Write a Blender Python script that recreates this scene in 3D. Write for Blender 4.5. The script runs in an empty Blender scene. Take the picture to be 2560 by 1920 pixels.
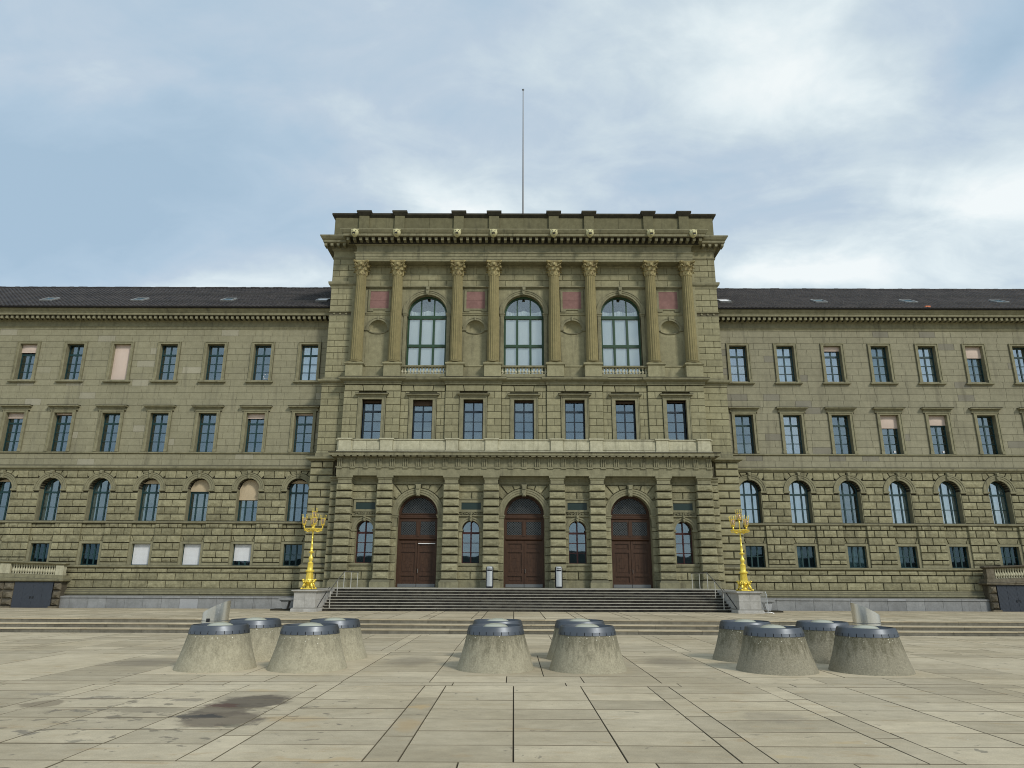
import bpy, math, random
from mathutils import Matrix, Vector
random.seed(7)
C = bpy.context.scene.collection
S = bpy.context.scene
R = math.radians
rnd = random.uniform

# ------------------------------------------------------------------ camera
cam_d = bpy.data.cameras.new("camera"); cam = bpy.data.objects.new("camera", cam_d); C.objects.link(cam)
cam_d.sensor_width = 36.0; cam_d.lens = 36.0 * 1748.06 / 2560.0; cam_d.clip_end = 3000
th, ps, ro = R(15.615), R(0.202), R(0.219)
fw = Vector((-math.sin(ps) * math.cos(th), math.cos(ps) * math.cos(th), math.sin(th)))
rt = Vector((math.cos(ps), math.sin(ps), 0)); up = rt.cross(fw)
rt2 = rt * math.cos(ro) + up * math.sin(ro); up2 = -rt * math.sin(ro) + up * math.cos(ro)
M = Matrix((rt2, up2, -fw)).transposed().to_4x4(); M.translation = Vector((-0.644, 0, 2.0))
cam.matrix_world = M
S.camera = cam
CAM = Vector((-0.644, 0, 2.0))

# ------------------------------------------------------------------ sky and sun
SUN_DIR = Vector((0.55, -0.66, 0.66)).normalized()        # towards the sun
w = bpy.data.worlds.new("World"); S.world = w; w.use_nodes = True
nt = w.node_tree; nt.nodes.clear(); N = nt.nodes.new; Lk = nt.links.new
out = N("ShaderNodeOutputWorld"); bg = N("ShaderNodeBackground"); Lk(bg.outputs[0], out.inputs[0])
bg.inputs[1].default_value = 0.082
sky = N("ShaderNodeTexSky"); sky.sky_type = 'NISHITA'; sky.sun_disc = False
sky.sun_elevation = math.asin(SUN_DIR.z); sky.sun_rotation = math.atan2(SUN_DIR.x, SUN_DIR.y)
sky.air_density = 1.0; sky.dust_density = 1.2; sky.ozone_density = 1.5
geo = N("ShaderNodeTexCoord"); sep = N("ShaderNodeSeparateXYZ"); Lk(geo.outputs['Generated'], sep.inputs[0])
def mth(op, a, b=None, c=None, clamp=False, T=None):
    T = T or nt
    n = T.nodes.new("ShaderNodeMath"); n.operation = op; n.use_clamp = clamp
    for i, v in enumerate((a, b, c)):
        if v is None: continue
        if isinstance(v, (int, float)): n.inputs[i].default_value = v
        else: T.links.new(v, n.inputs[i])
    return n.outputs[0]
zc = mth('ADD', mth('MAXIMUM', sep.outputs[2], 0.0), 0.33)
px = mth('DIVIDE', sep.outputs[0], zc); py = mth('DIVIDE', sep.outputs[1], zc)
comb = N("ShaderNodeCombineXYZ"); Lk(px, comb.inputs[0]); Lk(py, comb.inputs[1])
def noise(vec, scale, detail, rough, off=(0, 0, 0), sc=(1, 1, 1), dist=0.0, T=None):
    T = T or nt
    mp = T.nodes.new("ShaderNodeMapping"); mp.inputs[1].default_value = off; mp.inputs[3].default_value = sc
    T.links.new(vec, mp.inputs[0])
    n = T.nodes.new("ShaderNodeTexNoise"); n.inputs['Scale'].default_value = scale
    n.inputs['Detail'].default_value = detail; n.inputs['Roughness'].default_value = rough
    n.inputs['Distortion'].default_value = dist
    T.links.new(mp.outputs[0], n.inputs[0]); return n.outputs[0]
def ramp(fac, stops, T=None, interp='EASE'):
    T = T or nt
    n = T.nodes.new("ShaderNodeValToRGB"); n.color_ramp.interpolation = interp
    cr = n.color_ramp
    while len(cr.elements) < len(stops): cr.elements.new(0.5)
    for e, (p, c) in zip(cr.elements, stops):
        e.position = p; e.color = (*c, 1) if isinstance(c, tuple) else (c, c, c, 1)
    T.links.new(fac, n.inputs[0]); return n.outputs[0]
def mixc(fac, a, b, T=None, mode='MIX'):
    T = T or nt
    n = T.nodes.new("ShaderNodeMix"); n.data_type = 'RGBA'; n.blend_type = mode
    for i, v in ((0, fac), (6, a), (7, b)):
        if isinstance(v, (int, float)): n.inputs[i].default_value = v
        elif isinstance(v, tuple): n.inputs[i].default_value = (*v, 1)
        else: T.links.new(v, n.inputs[i])
    return n.outputs[2]
wn = nt.nodes.new("ShaderNodeTexNoise"); wn.inputs['Scale'].default_value = 2.2; wn.inputs['Detail'].default_value = 7; wn.inputs['Roughness'].default_value = 0.55
Lk(comb.outputs[0], wn.inputs[0])
wv = N("ShaderNodeSeparateColor"); Lk(wn.outputs[1], wv.inputs[0])
wx = mth('ADD', px, mth('MULTIPLY', mth('SUBTRACT', wv.outputs[0], 0.5), 0.42)); wy = mth('ADD', py, mth('MULTIPLY', mth('SUBTRACT', wv.outputs[1], 0.5), 0.30))
n1 = noise(comb.outputs[0], 1.9, 9, 0.56, (3.1, 1.7, 0), (1, 1.7, 1), 0.5)
n2 = noise(comb.outputs[0], 6.0, 9, 0.60, (9.2, 4.4, 0), (1.0, 1.5, 1), 0.6)
tone = mth('ADD', mth('MULTIPLY', mth('SUBTRACT', n1, 0.5), 1.05), 0.50); tone = mth('ADD', tone, mth('MULTIPLY', mth('SUBTRACT', n2, 0.5), 0.52))
# clouds and gaps: centre x, y (on the cloud plane), half sizes, strength, slant
for cx, cy, rx, ry, am, sl in ((-0.70, 0.96, 0.36, 0.17, -0.62, 0.0), (-0.40, 0.68, 0.34, 0.12, -0.26, 0.0), (-0.45, 0.80, 0.30, 0.035, 0.22, 0.35), (-0.20, 0.97, 0.15, 0.06, 0.34, 0.25),
                               (0.0, 1.05, 0.16, 0.06, 0.30, 0.0), (0.30, 0.80, 0.21, 0.13, 0.55, 0.15), (0.03, 0.82, 0.12, 0.12, -0.08, 0.0), (0.30, 1.0, 0.20, 0.06, -0.14, 0.0),
                               (0.54, 0.70, 0.05, 0.10, -0.34, 0.0), (0.78, 0.93, 0.16, 0.14, 0.42, 0.0), (0.52, 1.20, 0.20, 0.06, 0.60, 0.0), (-0.55, 1.22, 0.45, 0.05, 0.25, 0.0), (0.55, 1.04, 0.16, 0.04, -0.22, 0.0)):
    dx = mth('DIVIDE', mth('SUBTRACT', wx, cx), rx); dy = mth('DIVIDE', mth('SUBTRACT', mth('SUBTRACT', wy, cy), mth('MULTIPLY', mth('SUBTRACT', wx, cx), sl)), ry)
    e_ = mth('EXPONENT', mth('MULTIPLY', mth('ADD', mth('MULTIPLY', dx, dx), mth('MULTIPLY', dy, dy)), -1.0))
    tone = mth('ADD', tone, mth('MULTIPLY', e_, am))
cloud = ramp(tone, [(0.05, (3.65, 4.95, 6.15)), (0.30, (4.2, 5.45, 6.6)), (0.50, (4.9, 5.9, 6.85)), (0.66, (5.9, 6.85, 7.4)), (0.82, (7.3, 8.15, 8.4)), (0.97, (8.6, 9.1, 9.1))], interp='LINEAR')
Lk(mixc(0.12, cloud, sky.outputs[0]), bg.inputs[0])

sd = bpy.data.lights.new("sun", 'SUN'); sd.energy = 1.5; sd.angle = R(10); sd.color = (1.0, 0.95, 0.86)
sun = bpy.data.objects.new("sun", sd); C.objects.link(sun)
sun.rotation_euler = SUN_DIR.to_track_quat('Z', 'Y').to_euler(); sun.location = (30, -30, 60)
vs = S.view_settings; vs.view_transform = 'Standard'; vs.look = 'None'; vs.exposure = 0.48; vs.gamma = 1.0
vs.use_curve_mapping = False
S.cycles.use_denoising = True; S.cycles.filter_width = 1.05
S.cycles.max_bounces = 6; S.cycles.diffuse_bounces = 3; S.cycles.glossy_bounces = 3; S.cycles.transparent_max_bounces = 8
S.cycles.caustics_reflective = False; S.cycles.caustics_refractive = False

# ------------------------------------------------------------------ materials
def mat(name, base, rough=0.85, metal=0.0, spec=0.3):
    m = bpy.data.materials.new(name); m.use_nodes = True
    b = m.node_tree.nodes["Principled BSDF"]
    b.inputs['Base Color'].default_value = (*base, 1); b.inputs['Roughness'].default_value = rough
    b.inputs['Metallic'].default_value = metal; b.inputs['Specular IOR Level'].default_value = spec
    return m, m.node_tree, b
def bump(T, b, h, strength, dist=0.02):
    n = T.nodes.new("ShaderNodeBump"); n.inputs['Strength'].default_value = strength; n.inputs['Distance'].default_value = dist
    T.links.new(h, n.inputs['Height']); T.links.new(n.outputs[0], b.inputs['Normal'])
def pos(T): return T.nodes.new("ShaderNodeNewGeometry").outputs['Position']
def rand_val(T):
    a = T.nodes.new("ShaderNodeObjectInfo").outputs['Random']; b = T.nodes.new("ShaderNodeNewGeometry").outputs['Random Per Island']
    return mth('FRACT', mth('ADD', a, mth('MULTIPLY', b, 1.7, T=T), T=T), T=T)
def stone(name, c1, c2, grime, rough_bump=0.35, bscale=9.0, vary=0.34, streak=0.5, grey=None, greyp=0.93):
    m, T, b = mat(name, c1, 0.9, spec=0.2)
    p = pos(T)
    big = noise(p, 0.35, 5, 0.6, T=T); med = noise(p, 3.0, 6, 0.65, (5, 5, 5), T=T)
    fine = noise(p, bscale, 8, 0.7, T=T)
    col = mixc(ramp(med, [(0.3, 0.0), (0.7, 1.0)], T), c1, c2, T)
    rv = rand_val(T)
    if grey:
        sel = ramp(rv, [(greyp, 0.0), (greyp + 0.01, 0.8)], T, 'LINEAR')
        col = mixc(sel, col, grey, T)
    rr = mth('MULTIPLY', mth('FRACT', mth('MULTIPLY', rv, 7.31, T=T), T=T), vary, T=T)
    val = mth('ADD', rr, 1.0 - vary / 2, T=T)
    val = mth('MULTIPLY', val, mth('ADD', mth('MULTIPLY', big, 0.5, T=T), 0.75, T=T), T=T)
    val = mth('MULTIPLY', val, mth('ADD', mth('MULTIPLY', fine, 0.5, T=T), 0.75, T=T), T=T)
    v = T.nodes.new("ShaderNodeVectorMath"); v.operation = 'SCALE'; T.links.new(col, v.inputs[0]); T.links.new(val, v.inputs[3])
    st = noise(p, 1.0, 6, 0.65, (2, 2, 2), (2.6, 2.6, 0.28), 0.2, T)
    stm = mth('MULTIPLY', ramp(st, [(0.52, 0.0), (0.74, 1.0)], T), streak, T=T)
    rain = noise(p, 1.0, 7, 0.7, (8, 1, 3), (5.5, 5.5, 0.16), 0.1, T)
    stm = mth('MAXIMUM', stm, mth('MULTIPLY', ramp(rain, [(0.57, 0.0), (0.72, 1.0)], T), streak * 0.55, T=T), T=T)
    # grime settles where the stone faces up
    nz = T.nodes.new("ShaderNodeSeparateXYZ"); T.links.new(T.nodes.new("ShaderNodeNewGeometry").outputs['True Normal'], nz.inputs[0])
    upm = ramp(nz.outputs[2], [(0.3, 0.0), (0.8, 0.75)], T)
    stm = mth('MAXIMUM', stm, upm, T=T)
    T.links.new(mixc(stm, v.outputs[0], grime, T), b.inputs['Base Color'])
    h = mth('ADD', mth('MULTIPLY', noise(p, bscale * 0.45, 4, 0.6, (1, 2, 3), T=T), 1.0, T=T), mth('MULTIPLY', fine, 0.8, T=T), T=T)
    bump(T, b, h, rough_bump, 0.05)
    return m
OL1, OL2 = (0.318, 0.297, 0.183), (0.222, 0.207, 0.125)
ST_ROUGH = stone("rock_faced_sandstone", OL1, OL2, (0.075, 0.068, 0.045), 1.0, 7.0, 0.36, 0.45)
ST_SMOOTH = stone("dressed_sandstone", (0.315, 0.295, 0.181), (0.248, 0.231, 0.140), (0.10, 0.092, 0.06), 0.2, 14.0, 0.20, 0.50)
ST_TRIM = stone("moulded_sandstone", (0.268, 0.252, 0.160), (0.205, 0.193, 0.121), (0.075, 0.07, 0.05), 0.18, 12.0, 0.06, 0.6)
ST_WING = stone("ashlar_sandstone", (0.292, 0.275, 0.185), (0.250, 0.235, 0.155), (0.13, 0.12, 0.085), 0.12, 14.0, 0.08, 0.55, (0.345, 0.325, 0.245), 0.93)
ST_WINGR = stone("patched_ashlar_sandstone", (0.290, 0.272, 0.188), (0.246, 0.231, 0.158), (0.13, 0.12, 0.085), 0.12, 14.0, 0.09, 0.55, (0.205, 0.193, 0.155), 0.92)
ST_ATTIC = stone("attic_sandstone", (0.175, 0.162, 0.092), (0.135, 0.125, 0.070), (0.06, 0.055, 0.038), 0.15, 12.0, 0.15, 0.45)
ST_PALE = stone("pale_weathered_limestone", (0.52, 0.495, 0.355), (0.41, 0.39, 0.27), (0.16, 0.15, 0.10), 0.2, 12.0, 0.10, 0.55)
ST_JOINT = mat("dark_mortar", (0.040, 0.036, 0.024), 0.95)[0]
ST_JOINT2 = mat("pale_mortar", (0.115, 0.104, 0.068), 0.95)[0]
ST_GRAN = stone("grey_granite", (0.30, 0.305, 0.30), (0.24, 0.245, 0.24), (0.13, 0.125, 0.115), 0.2, 25.0, 0.22, 0.45, (0.42, 0.43, 0.44), 0.93)
ST_PED = stone("pedestal_granite", (0.46, 0.45, 0.42), (0.36, 0.35, 0.32), (0.17, 0.16, 0.13), 0.2, 20.0, 0.10, 0.5)
ST_OLD = stone("blackened_rubble", (0.17, 0.15, 0.11), (0.11, 0.095, 0.065), (0.05, 0.045, 0.035), 1.0, 5.0, 0.5, 0.6)
ST_SOOT_SHADE = stone('soot_and_shade_sandstone', (0.060, 0.055, 0.038), (0.038, 0.035, 0.025), (0.025, 0.024, 0.018), 0.2, 12.0, 0.1, 0.4)  # grime on ledges and caps; on cornice soffits, shade put into the colour
ST_RED = stone("red_porphyry", (0.27, 0.155, 0.14), (0.22, 0.125, 0.112), (0.2, 0.12, 0.1), 0.1, 6.0, 0.1, 0.2)
ST_STEP = stone("step_granite_nosing", (0.45, 0.43, 0.36), (0.38, 0.36, 0.30), (0.33, 0.31, 0.26), 0.2, 20.0, 0.15, 0.2)
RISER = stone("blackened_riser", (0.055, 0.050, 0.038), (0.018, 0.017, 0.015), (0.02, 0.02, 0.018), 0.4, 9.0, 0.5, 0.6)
LOWRISER = stone("grimy_riser", (0.20, 0.185, 0.145), (0.14, 0.13, 0.10), (0.07, 0.065, 0.05), 0.3, 9.0, 0.3, 0.5)

def paving():
    m, T, b = mat("concrete_paving", (0.4, 0.4, 0.34), 0.8, spec=0.25)
    p = pos(T)
    big = noise(p, 0.25, 6, 0.65, T=T); mid = noise(p, 2.2, 8, 0.7, (3, 1, 0), (1, 1.6, 1), T=T); fine = noise(p, 45, 8, 0.85, T=T)
    c = mixc(ramp(big, [(0.3, 0.0), (0.7, 1.0)], T), (0.392, 0.330, 0.220), (0.495, 0.428, 0.302), T)
    rv = rand_val(T)
    val = mth('ADD', mth('MULTIPLY', rv, 0.30, T=T), 0.85, T=T)
    val = mth('MULTIPLY', val, mth('ADD', mth('MULTIPLY', mid, 0.75, T=T), 0.63, T=T), T=T)
    val = mth('MULTIPLY', val, mth('ADD', mth('MULTIPLY', fine, 1.1, T=T), 0.45, T=T), T=T)
    v = T.nodes.new("ShaderNodeVectorMath"); v.operation = 'SCALE'; T.links.new(c, v.inputs[0]); T.links.new(val, v.inputs[3])
    col = v.outputs[0]
    # rust and ochre bleeding
    ru = noise(p, 1.1, 7, 0.7, (7, 3, 0), (1, 2.4, 1), 0.6, T)
    col = mixc(mth('MULTIPLY', ramp(ru, [(0.56, 0.0), (0.74, 1.0)], T), 0.6, T=T), col, (0.36, 0.245, 0.12), T)
    # scattered dark drip spots
    sp = noise(p, 4.5, 3, 0.5, (1, 9, 0), (1, 1.2, 1), 0.8, T)
    spm = mth('MULTIPLY', ramp(sp, [(0.69, 0.0), (0.73, 1.0)], T), 0.55, T=T)
    col = mixc(spm, col, (0.10, 0.095, 0.08), T)
    # the big oily stain left of the middle and smaller ones round it, plus painted light-well shadows
    sx = T.nodes.new("ShaderNodeSeparateXYZ"); T.links.new(p, sx.inputs[0])
    wob = mth('SUBTRACT', noise(p, 2.0, 9, 0.72, (4, 4, 0), T=T), 0.5, T=T)
    wob2 = mth('SUBTRACT', noise(p, 1.9, 9, 0.7, (14, 2, 0), T=T), 0.5, T=T)
    # splashes thicken towards the stained patch
    gx = mth('DIVIDE', mth('ADD', sx.outputs[0], 6.0, T=T), 3.4, T=T); gy = mth('DIVIDE', mth('SUBTRACT', sx.outputs[1], 11.6, T=T), 2.6, T=T)
    gg = mth('EXPONENT', mth('MULTIPLY', mth('ADD', mth('MULTIPLY', gx, gx, T=T), mth('MULTIPLY', gy, gy, T=T), T=T), -1.0, T=T), T=T)
    spl = noise(p, 2.6, 5, 0.6, (3, 5, 0), (1, 1.3, 1), 0.4, T)
    k = mth('MULTIPLY', ramp(mth('ADD', spl, mth('MULTIPLY', gg, 0.13, T=T), T=T), [(0.685, 0.0), (0.72, 1.0)], T), 0.65, T=T)
    col = mixc(k, col, (0.14, 0.122, 0.092), T)
    for (cx, cy, rx, ry, a, colr) in ((-2.15, 12.4, 0.18, 0.35, 0.5, (0.50, 0.34, 0.15)), (-2.15, 10.9, 0.30, 0.75, 0.5, (0.42, 0.29, 0.14)), (-3.9, 11.3, 0.7, 0.35, 0.5, (0.46, 0.33, 0.17)), (-5.3, 14.0, 0.5, 0.25, 0.5, (0.46, 0.35, 0.19)), (2.6, 9.1, 0.35, 0.10, 0.5, (0.5, 0.38, 0.2)), (3.6, 9.9, 0.25, 0.12, 0.5, (0.5, 0.38, 0.2)), (-2.9, 8.9, 0.9, 0.12, 0.5, (0.46, 0.33, 0.17)), (-5.25, 12.0, 0.55, 0.7, 0.75, (0.125, 0.102, 0.075)), (-5.05, 12.75, 0.72, 0.85, 0.88, (0.105, 0.086, 0.064)), (-4.95, 11.25, 0.72, 0.75, 0.80, (0.135, 0.108, 0.078)), (-5.35, 11.45, 0.42, 0.22, 0.85, (0.050, 0.048, 0.046)),
                                      (-5.35, 12.35, 0.26, 0.16, 0.6, (0.10, 0.045, 0.035)), (-6.45, 12.0, 0.8, 0.32, 0.5, (0.19, 0.162, 0.115)), (-8.42, 12.45, 0.34, 0.45, 0.6, (0.17, 0.135, 0.09)),
                                      (-7.75, 13.1, 0.42, 0.22, 0.5, (0.15, 0.135, 0.11)), (-6.2, 12.95, 0.30, 0.18, 0.5, (0.13, 0.115, 0.10)), (-7.2, 10.19, 0.20, 0.09, 0.6, (0.11, 0.10, 0.09)), (-4.6, 10.75, 0.22, 0.13, 0.6, (0.11, 0.10, 0.07)),
                                      (-6.2, 9.85, 0.2, 0.08, 0.5, (0.13, 0.12, 0.10)), (-7.4, 11.8, 0.24, 0.08, 0.5, (0.13, 0.12, 0.10)), (-9.0, 13.5, 0.4, 0.12, 0.4, (0.15, 0.14, 0.12)),
                                      (3.3, 11.6, 0.5, 0.5, 0.25, (0.16, 0.14, 0.12)), (-9.7, 18.4, 1.25, 1.2, 0.5, (0.15, 0.13, 0.10)), (-3.2, 19.0, 0.95, 1.6, 0.5, (0.16, 0.14, 0.105)), (3.3, 19.0, 1.0, 1.6, 0.5, (0.16, 0.14, 0.105))):  # last blobs: cast shadows of the light-well clusters, painted into the slab colour
        dx = mth('DIVIDE', mth('ADD', mth('SUBTRACT', sx.outputs[0], cx, T=T), mth('MULTIPLY', wob, 0.9, T=T), T=T), rx, T=T)
        dy = mth('DIVIDE', mth('ADD', mth('SUBTRACT', sx.outputs[1], cy, T=T), mth('MULTIPLY', wob2, 0.9, T=T), T=T), ry, T=T)
        d = mth('SQRT', mth('ADD', mth('MULTIPLY', dx, dx, T=T), mth('MULTIPLY', dy, dy, T=T), T=T), T=T)
        soft = 0.30 if (rx > 0.88 and ry > 1.1) or colr[0] > 0.3 else (0.62 if rx > 0.5 else 0.75)
        k = mth('MULTIPLY', ramp(d, [(soft, 1.0), (1.0, 0.0)], T), a, T=T)
        col = mixc(k, col, colr, T)
    vo = T.nodes.new('ShaderNodeTexVoronoi'); vo.inputs['Scale'].default_value = 1.7; T.links.new(p, vo.inputs[0])
    col = mixc(ramp(vo.outputs['Distance'], [(0.016, 0.9), (0.024, 0.0)], T), col, (0.62, 0.60, 0.52), T)      # trodden gum and droppings
    v3 = T.nodes.new('ShaderNodeTexVoronoi'); v3.inputs['Scale'].default_value = 1.1; mp3 = T.nodes.new('ShaderNodeMapping'); mp3.inputs[1].default_value = (5.3, 2.2, 0)
    T.links.new(p, mp3.inputs[0]); T.links.new(mp3.outputs[0], v3.inputs[0])
    col = mixc(ramp(v3.outputs['Distance'], [(0.02, 0.75), (0.05, 0.0)], T), col, (0.10, 0.09, 0.07), T)
    T.links.new(col, b.inputs['Base Color'])
    bump(T, b, fine, 0.25, 0.01)
    return m
PAVE = paving()
PAVEE = mat('grimy_slab_edge', (0.15, 0.125, 0.08), 0.95)[0]
PAVEJ = mat("mossy_joint_soil", (0.065, 0.052, 0.028), 0.95)[0]

def conc():
    m, T, b = mat("weathered_concrete", (0.4, 0.36, 0.26), 0.9, spec=0.2)
    p = pos(T)
    tc = T.nodes.new("ShaderNodeTexCoord").outputs['Object']
    oi = T.nodes.new("ShaderNodeObjectInfo")
    sx = T.nodes.new("ShaderNodeSeparateXYZ"); T.links.new(tc, sx.inputs[0])
    fine = noise(p, 26, 8, 0.75, T=T); mid = noise(p, 5, 7, 0.7, T=T)
    strk = noise(p, 1.0, 7, 0.7, (0, 0, 0), (9, 9, 0.9), 0.3, T)
    base = mixc(ramp(mid, [(0.3, 0.0), (0.7, 1.0)], T), (0.42, 0.385, 0.275), (0.34, 0.31, 0.22), T)
    dk = T.nodes.new('ShaderNodeSeparateColor'); T.links.new(oi.outputs['Color'], dk.inputs[0])
    base = mixc(dk.outputs[1], base, (0.20, 0.185, 0.14), T)
    top = ramp(mth('ADD', sx.outputs[2], mth('MULTIPLY', mth('SUBTRACT', strk, 0.5, T=T), 1.9, T=T), T=T), [(0.25, 0.0), (0.80, 1.0)], T)
    cs = T.nodes.new('ShaderNodeSeparateColor'); T.links.new(oi.outputs['Color'], cs.inputs[0])
    base = mixc(mth('MULTIPLY', top, cs.outputs[0], T=T), base, (0.13, 0.12, 0.078), T)
    v = T.nodes.new("ShaderNodeVectorMath"); v.operation = 'SCALE'; T.links.new(base, v.inputs[0])
    T.links.new(mth('ADD', mth('MULTIPLY', fine, 1.3, T=T), 0.35, T=T), v.inputs[3])
    vor = T.nodes.new("ShaderNodeTexVoronoi"); vor.feature = 'DISTANCE_TO_EDGE'; vor.inputs['Scale'].default_value = 14
    T.links.new(p, vor.inputs[0])
    crk = mth('MULTIPLY', ramp(vor.outputs[0], [(0.0, 1.0), (0.06, 0.0)], T), 0.22, T=T)
    col = mixc(crk, v.outputs[0], (0.55, 0.51, 0.38), T)
    v2 = T.nodes.new("ShaderNodeTexVoronoi"); v2.inputs['Scale'].default_value = 11; T.links.new(p, v2.inputs[0])
    lich = mth('MULTIPLY', ramp(v2.outputs['Distance'], [(0.10, 1.0), (0.16, 0.0)], T), ramp(mth('ADD', sx.outputs[2], mth('MULTIPLY', mid, 0.6, T=T), T=T), [(0.93, 0.0), (1.05, 0.9)], T), T=T)
    col = mixc(lich, col, (0.75, 0.73, 0.60), T)
    T.links.new(col, b.inputs['Base Color'])
    bump(T, b, mth('ADD', fine, mid, T=T), 0.5, 0.02)
    return m
CONC = conc()
def metal(name, base, rough, metallic=1.0, brush=None):
    m, T, b = mat(name, base, rough, metallic, 0.5)
    n = noise(pos(T), 6.0, 5, 0.6, sc=brush or (1, 1, 1), T=T)
    T.links.new(mth('ADD', mth('MULTIPLY', n, 0.25, T=T), rough - 0.12, T=T), b.inputs['Roughness'])
    T.links.new(mixc(n, tuple(c * 0.82 for c in base), base, T), b.inputs['Base Color'])
    return m
RINGM = metal("blue_grey_metal", (0.125, 0.138, 0.155), 0.42, 0.7)
STEEL = mat("brushed_stainless_steel", (0.84, 0.84, 0.81), 0.24, 1.0)[0]
BINST = metal("satin_steel_panel", (0.66, 0.68, 0.68), 0.40, 0.7, (1, 1, 12))
DOMEM = mat("milky_acrylic", (0.40, 0.41, 0.33), 0.25, 0, 0.5)[0]
BLACK = mat("black_void", (0.012, 0.012, 0.013), 0.6)[0]
DARKM = mat("dark_painted_metal", (0.03, 0.032, 0.036), 0.45, 0.3)[0]
RAILM = mat("handrail_steel", (0.30, 0.29, 0.27), 0.4, 0.8)[0]
POSTM = mat("weathered_light_post", (0.50, 0.49, 0.44), 0.5, 0.4)[0]
def goldm():
    m, T, b = mat("gilded_metal", (1.0, 0.78, 0.12), 0.34, 0.45, 0.5)
    n = noise(pos(T), 18, 5, 0.6, T=T)
    T.links.new(mixc(n, (0.90, 0.62, 0.07), (1.0, 0.84, 0.17), T), b.inputs['Base Color'])
    return m
GOLD = goldm()
CAPM = stone("gilded_capital_stone", (0.42, 0.37, 0.19), (0.29, 0.24, 0.12), (0.14, 0.10, 0.065), 0.3, 16.0, 0.1, 0.6)
COLM = stone("fluted_sandstone", (0.262, 0.225, 0.112), (0.215, 0.186, 0.092), (0.12, 0.105, 0.06), 0.12, 12.0, 0.08, 0.4)
LIONM = stone("pale_gold_lion_stone", (0.60, 0.57, 0.34), (0.46, 0.43, 0.24), (0.5, 0.46, 0.25), 0.1, 12.0, 0.05, 0.2)
def glass(name, refl, tint, gl=(0.80, 0.90, 1.0), rough=0.015, fm=0.5):
    m = bpy.data.materials.new(name); m.use_nodes = True; T = m.node_tree; T.nodes.clear()
    o = T.nodes.new("ShaderNodeOutputMaterial"); mx = T.nodes.new("ShaderNodeMixShader")
    tr = T.nodes.new("ShaderNodeBsdfTransparent"); tr.inputs[0].default_value = (*tint, 1)
    g = T.nodes.new("ShaderNodeBsdfGlossy"); g.inputs[0].default_value = (*gl, 1); g.inputs['Roughness'].default_value = rough
    lw = T.nodes.new("ShaderNodeLayerWeight"); lw.inputs[0].default_value = 0.25
    T.links.new(mth('ADD', mth('MULTIPLY', lw.outputs['Fresnel'], fm, T=T), refl, T=T), mx.inputs[0])
    n = noise(pos(T), 0.8, 2, 0.4, T=T); bp = T.nodes.new("ShaderNodeBump"); bp.inputs['Strength'].default_value = 0.03
    bp.inputs['Distance'].default_value = 0.06; T.links.new(n, bp.inputs['Height']); T.links.new(bp.outputs[0], g.inputs['Normal'])
    T.links.new(tr.outputs[0], mx.inputs[1]); T.links.new(g.outputs[0], mx.inputs[2]); T.links.new(mx.outputs[0], o.inputs[0])
    return m
GL_BLUE = glass("sky_reflecting_glass", 0.20, (0.70, 0.76, 0.76), (0.74, 0.86, 0.92))
GL_CLEAR = glass("clear_window_glass", 0.06, (0.97, 0.98, 1.0), (0.8, 0.9, 1.0))
GL_SOFT = glass("pale_reflecting_glass", 0.30, (0.85, 0.93, 0.93), (0.88, 0.95, 1.0))
GL_DARK = glass("dark_window_glass", 0.07, (0.55, 0.65, 0.66), (0.6, 0.8, 0.9))
GL_BIG = glass("hall_window_glass", 0.14, (0.97, 1.0, 1.0), (0.95, 1.0, 1.0))
GL_DOOR = glass("smoked_door_glass", 0.0, (0.12, 0.15, 0.17), (0.45, 0.6, 0.65), fm=0.25)
GL_LAMP = glass("lantern_glass", 0.35, (0.82, 0.72, 0.66), (1, 0.88, 0.80))
TEAL = mat("dark_teal_paint", (0.012, 0.045, 0.048), 0.5, 0, 0.4)[0]
NAVY = mat("dark_blue_paint", (0.010, 0.022, 0.036), 0.5, 0, 0.4)[0]
GREEN = mat("bottle_green_paint", (0.022, 0.060, 0.028), 0.45, 0, 0.4)[0]
OXRED = mat("oxblood_paint", (0.060, 0.014, 0.012), 0.5, 0, 0.4)[0]
def fabric(name, c):
    m, T, b = mat(name, c, 0.9, spec=0.1)
    n = noise(pos(T), 2.0, 5, 0.6, sc=(3, 3, 0.6), T=T)
    T.links.new(mixc(n, tuple(x * 0.85 for x in c), c, T), b.inputs['Base Color']); bump(T, b, n, 0.4, 0.03); return m
BLIND = fabric("pink_beige_canvas", (0.66, 0.54, 0.46))
BLINDB = fabric("sand_canvas", (0.56, 0.46, 0.31))
BROWNB = fabric('brown_canvas', (0.075, 0.052, 0.036))
CURT = fabric("white_curtain_cloth", (0.86, 0.88, 0.86))
WHITEB = fabric("white_slat_blind", (0.80, 0.82, 0.84))
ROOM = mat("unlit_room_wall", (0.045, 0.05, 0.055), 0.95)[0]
def wood():
    m, T, b = mat("dark_stained_oak", (0.12, 0.045, 0.02), 0.55, 0, 0.35)
    p = pos(T); n = noise(p, 3.0, 8, 0.65, sc=(6, 6, 0.6), dist=0.6, T=T)
    T.links.new(mixc(ramp(n, [(0.3, 0.0), (0.7, 1.0)], T), (0.040, 0.0190, 0.0095), (0.072, 0.034, 0.017), T), b.inputs['Base Color'])
    bump(T, b, n, 0.15, 0.01); return m
WOOD = wood()
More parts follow.
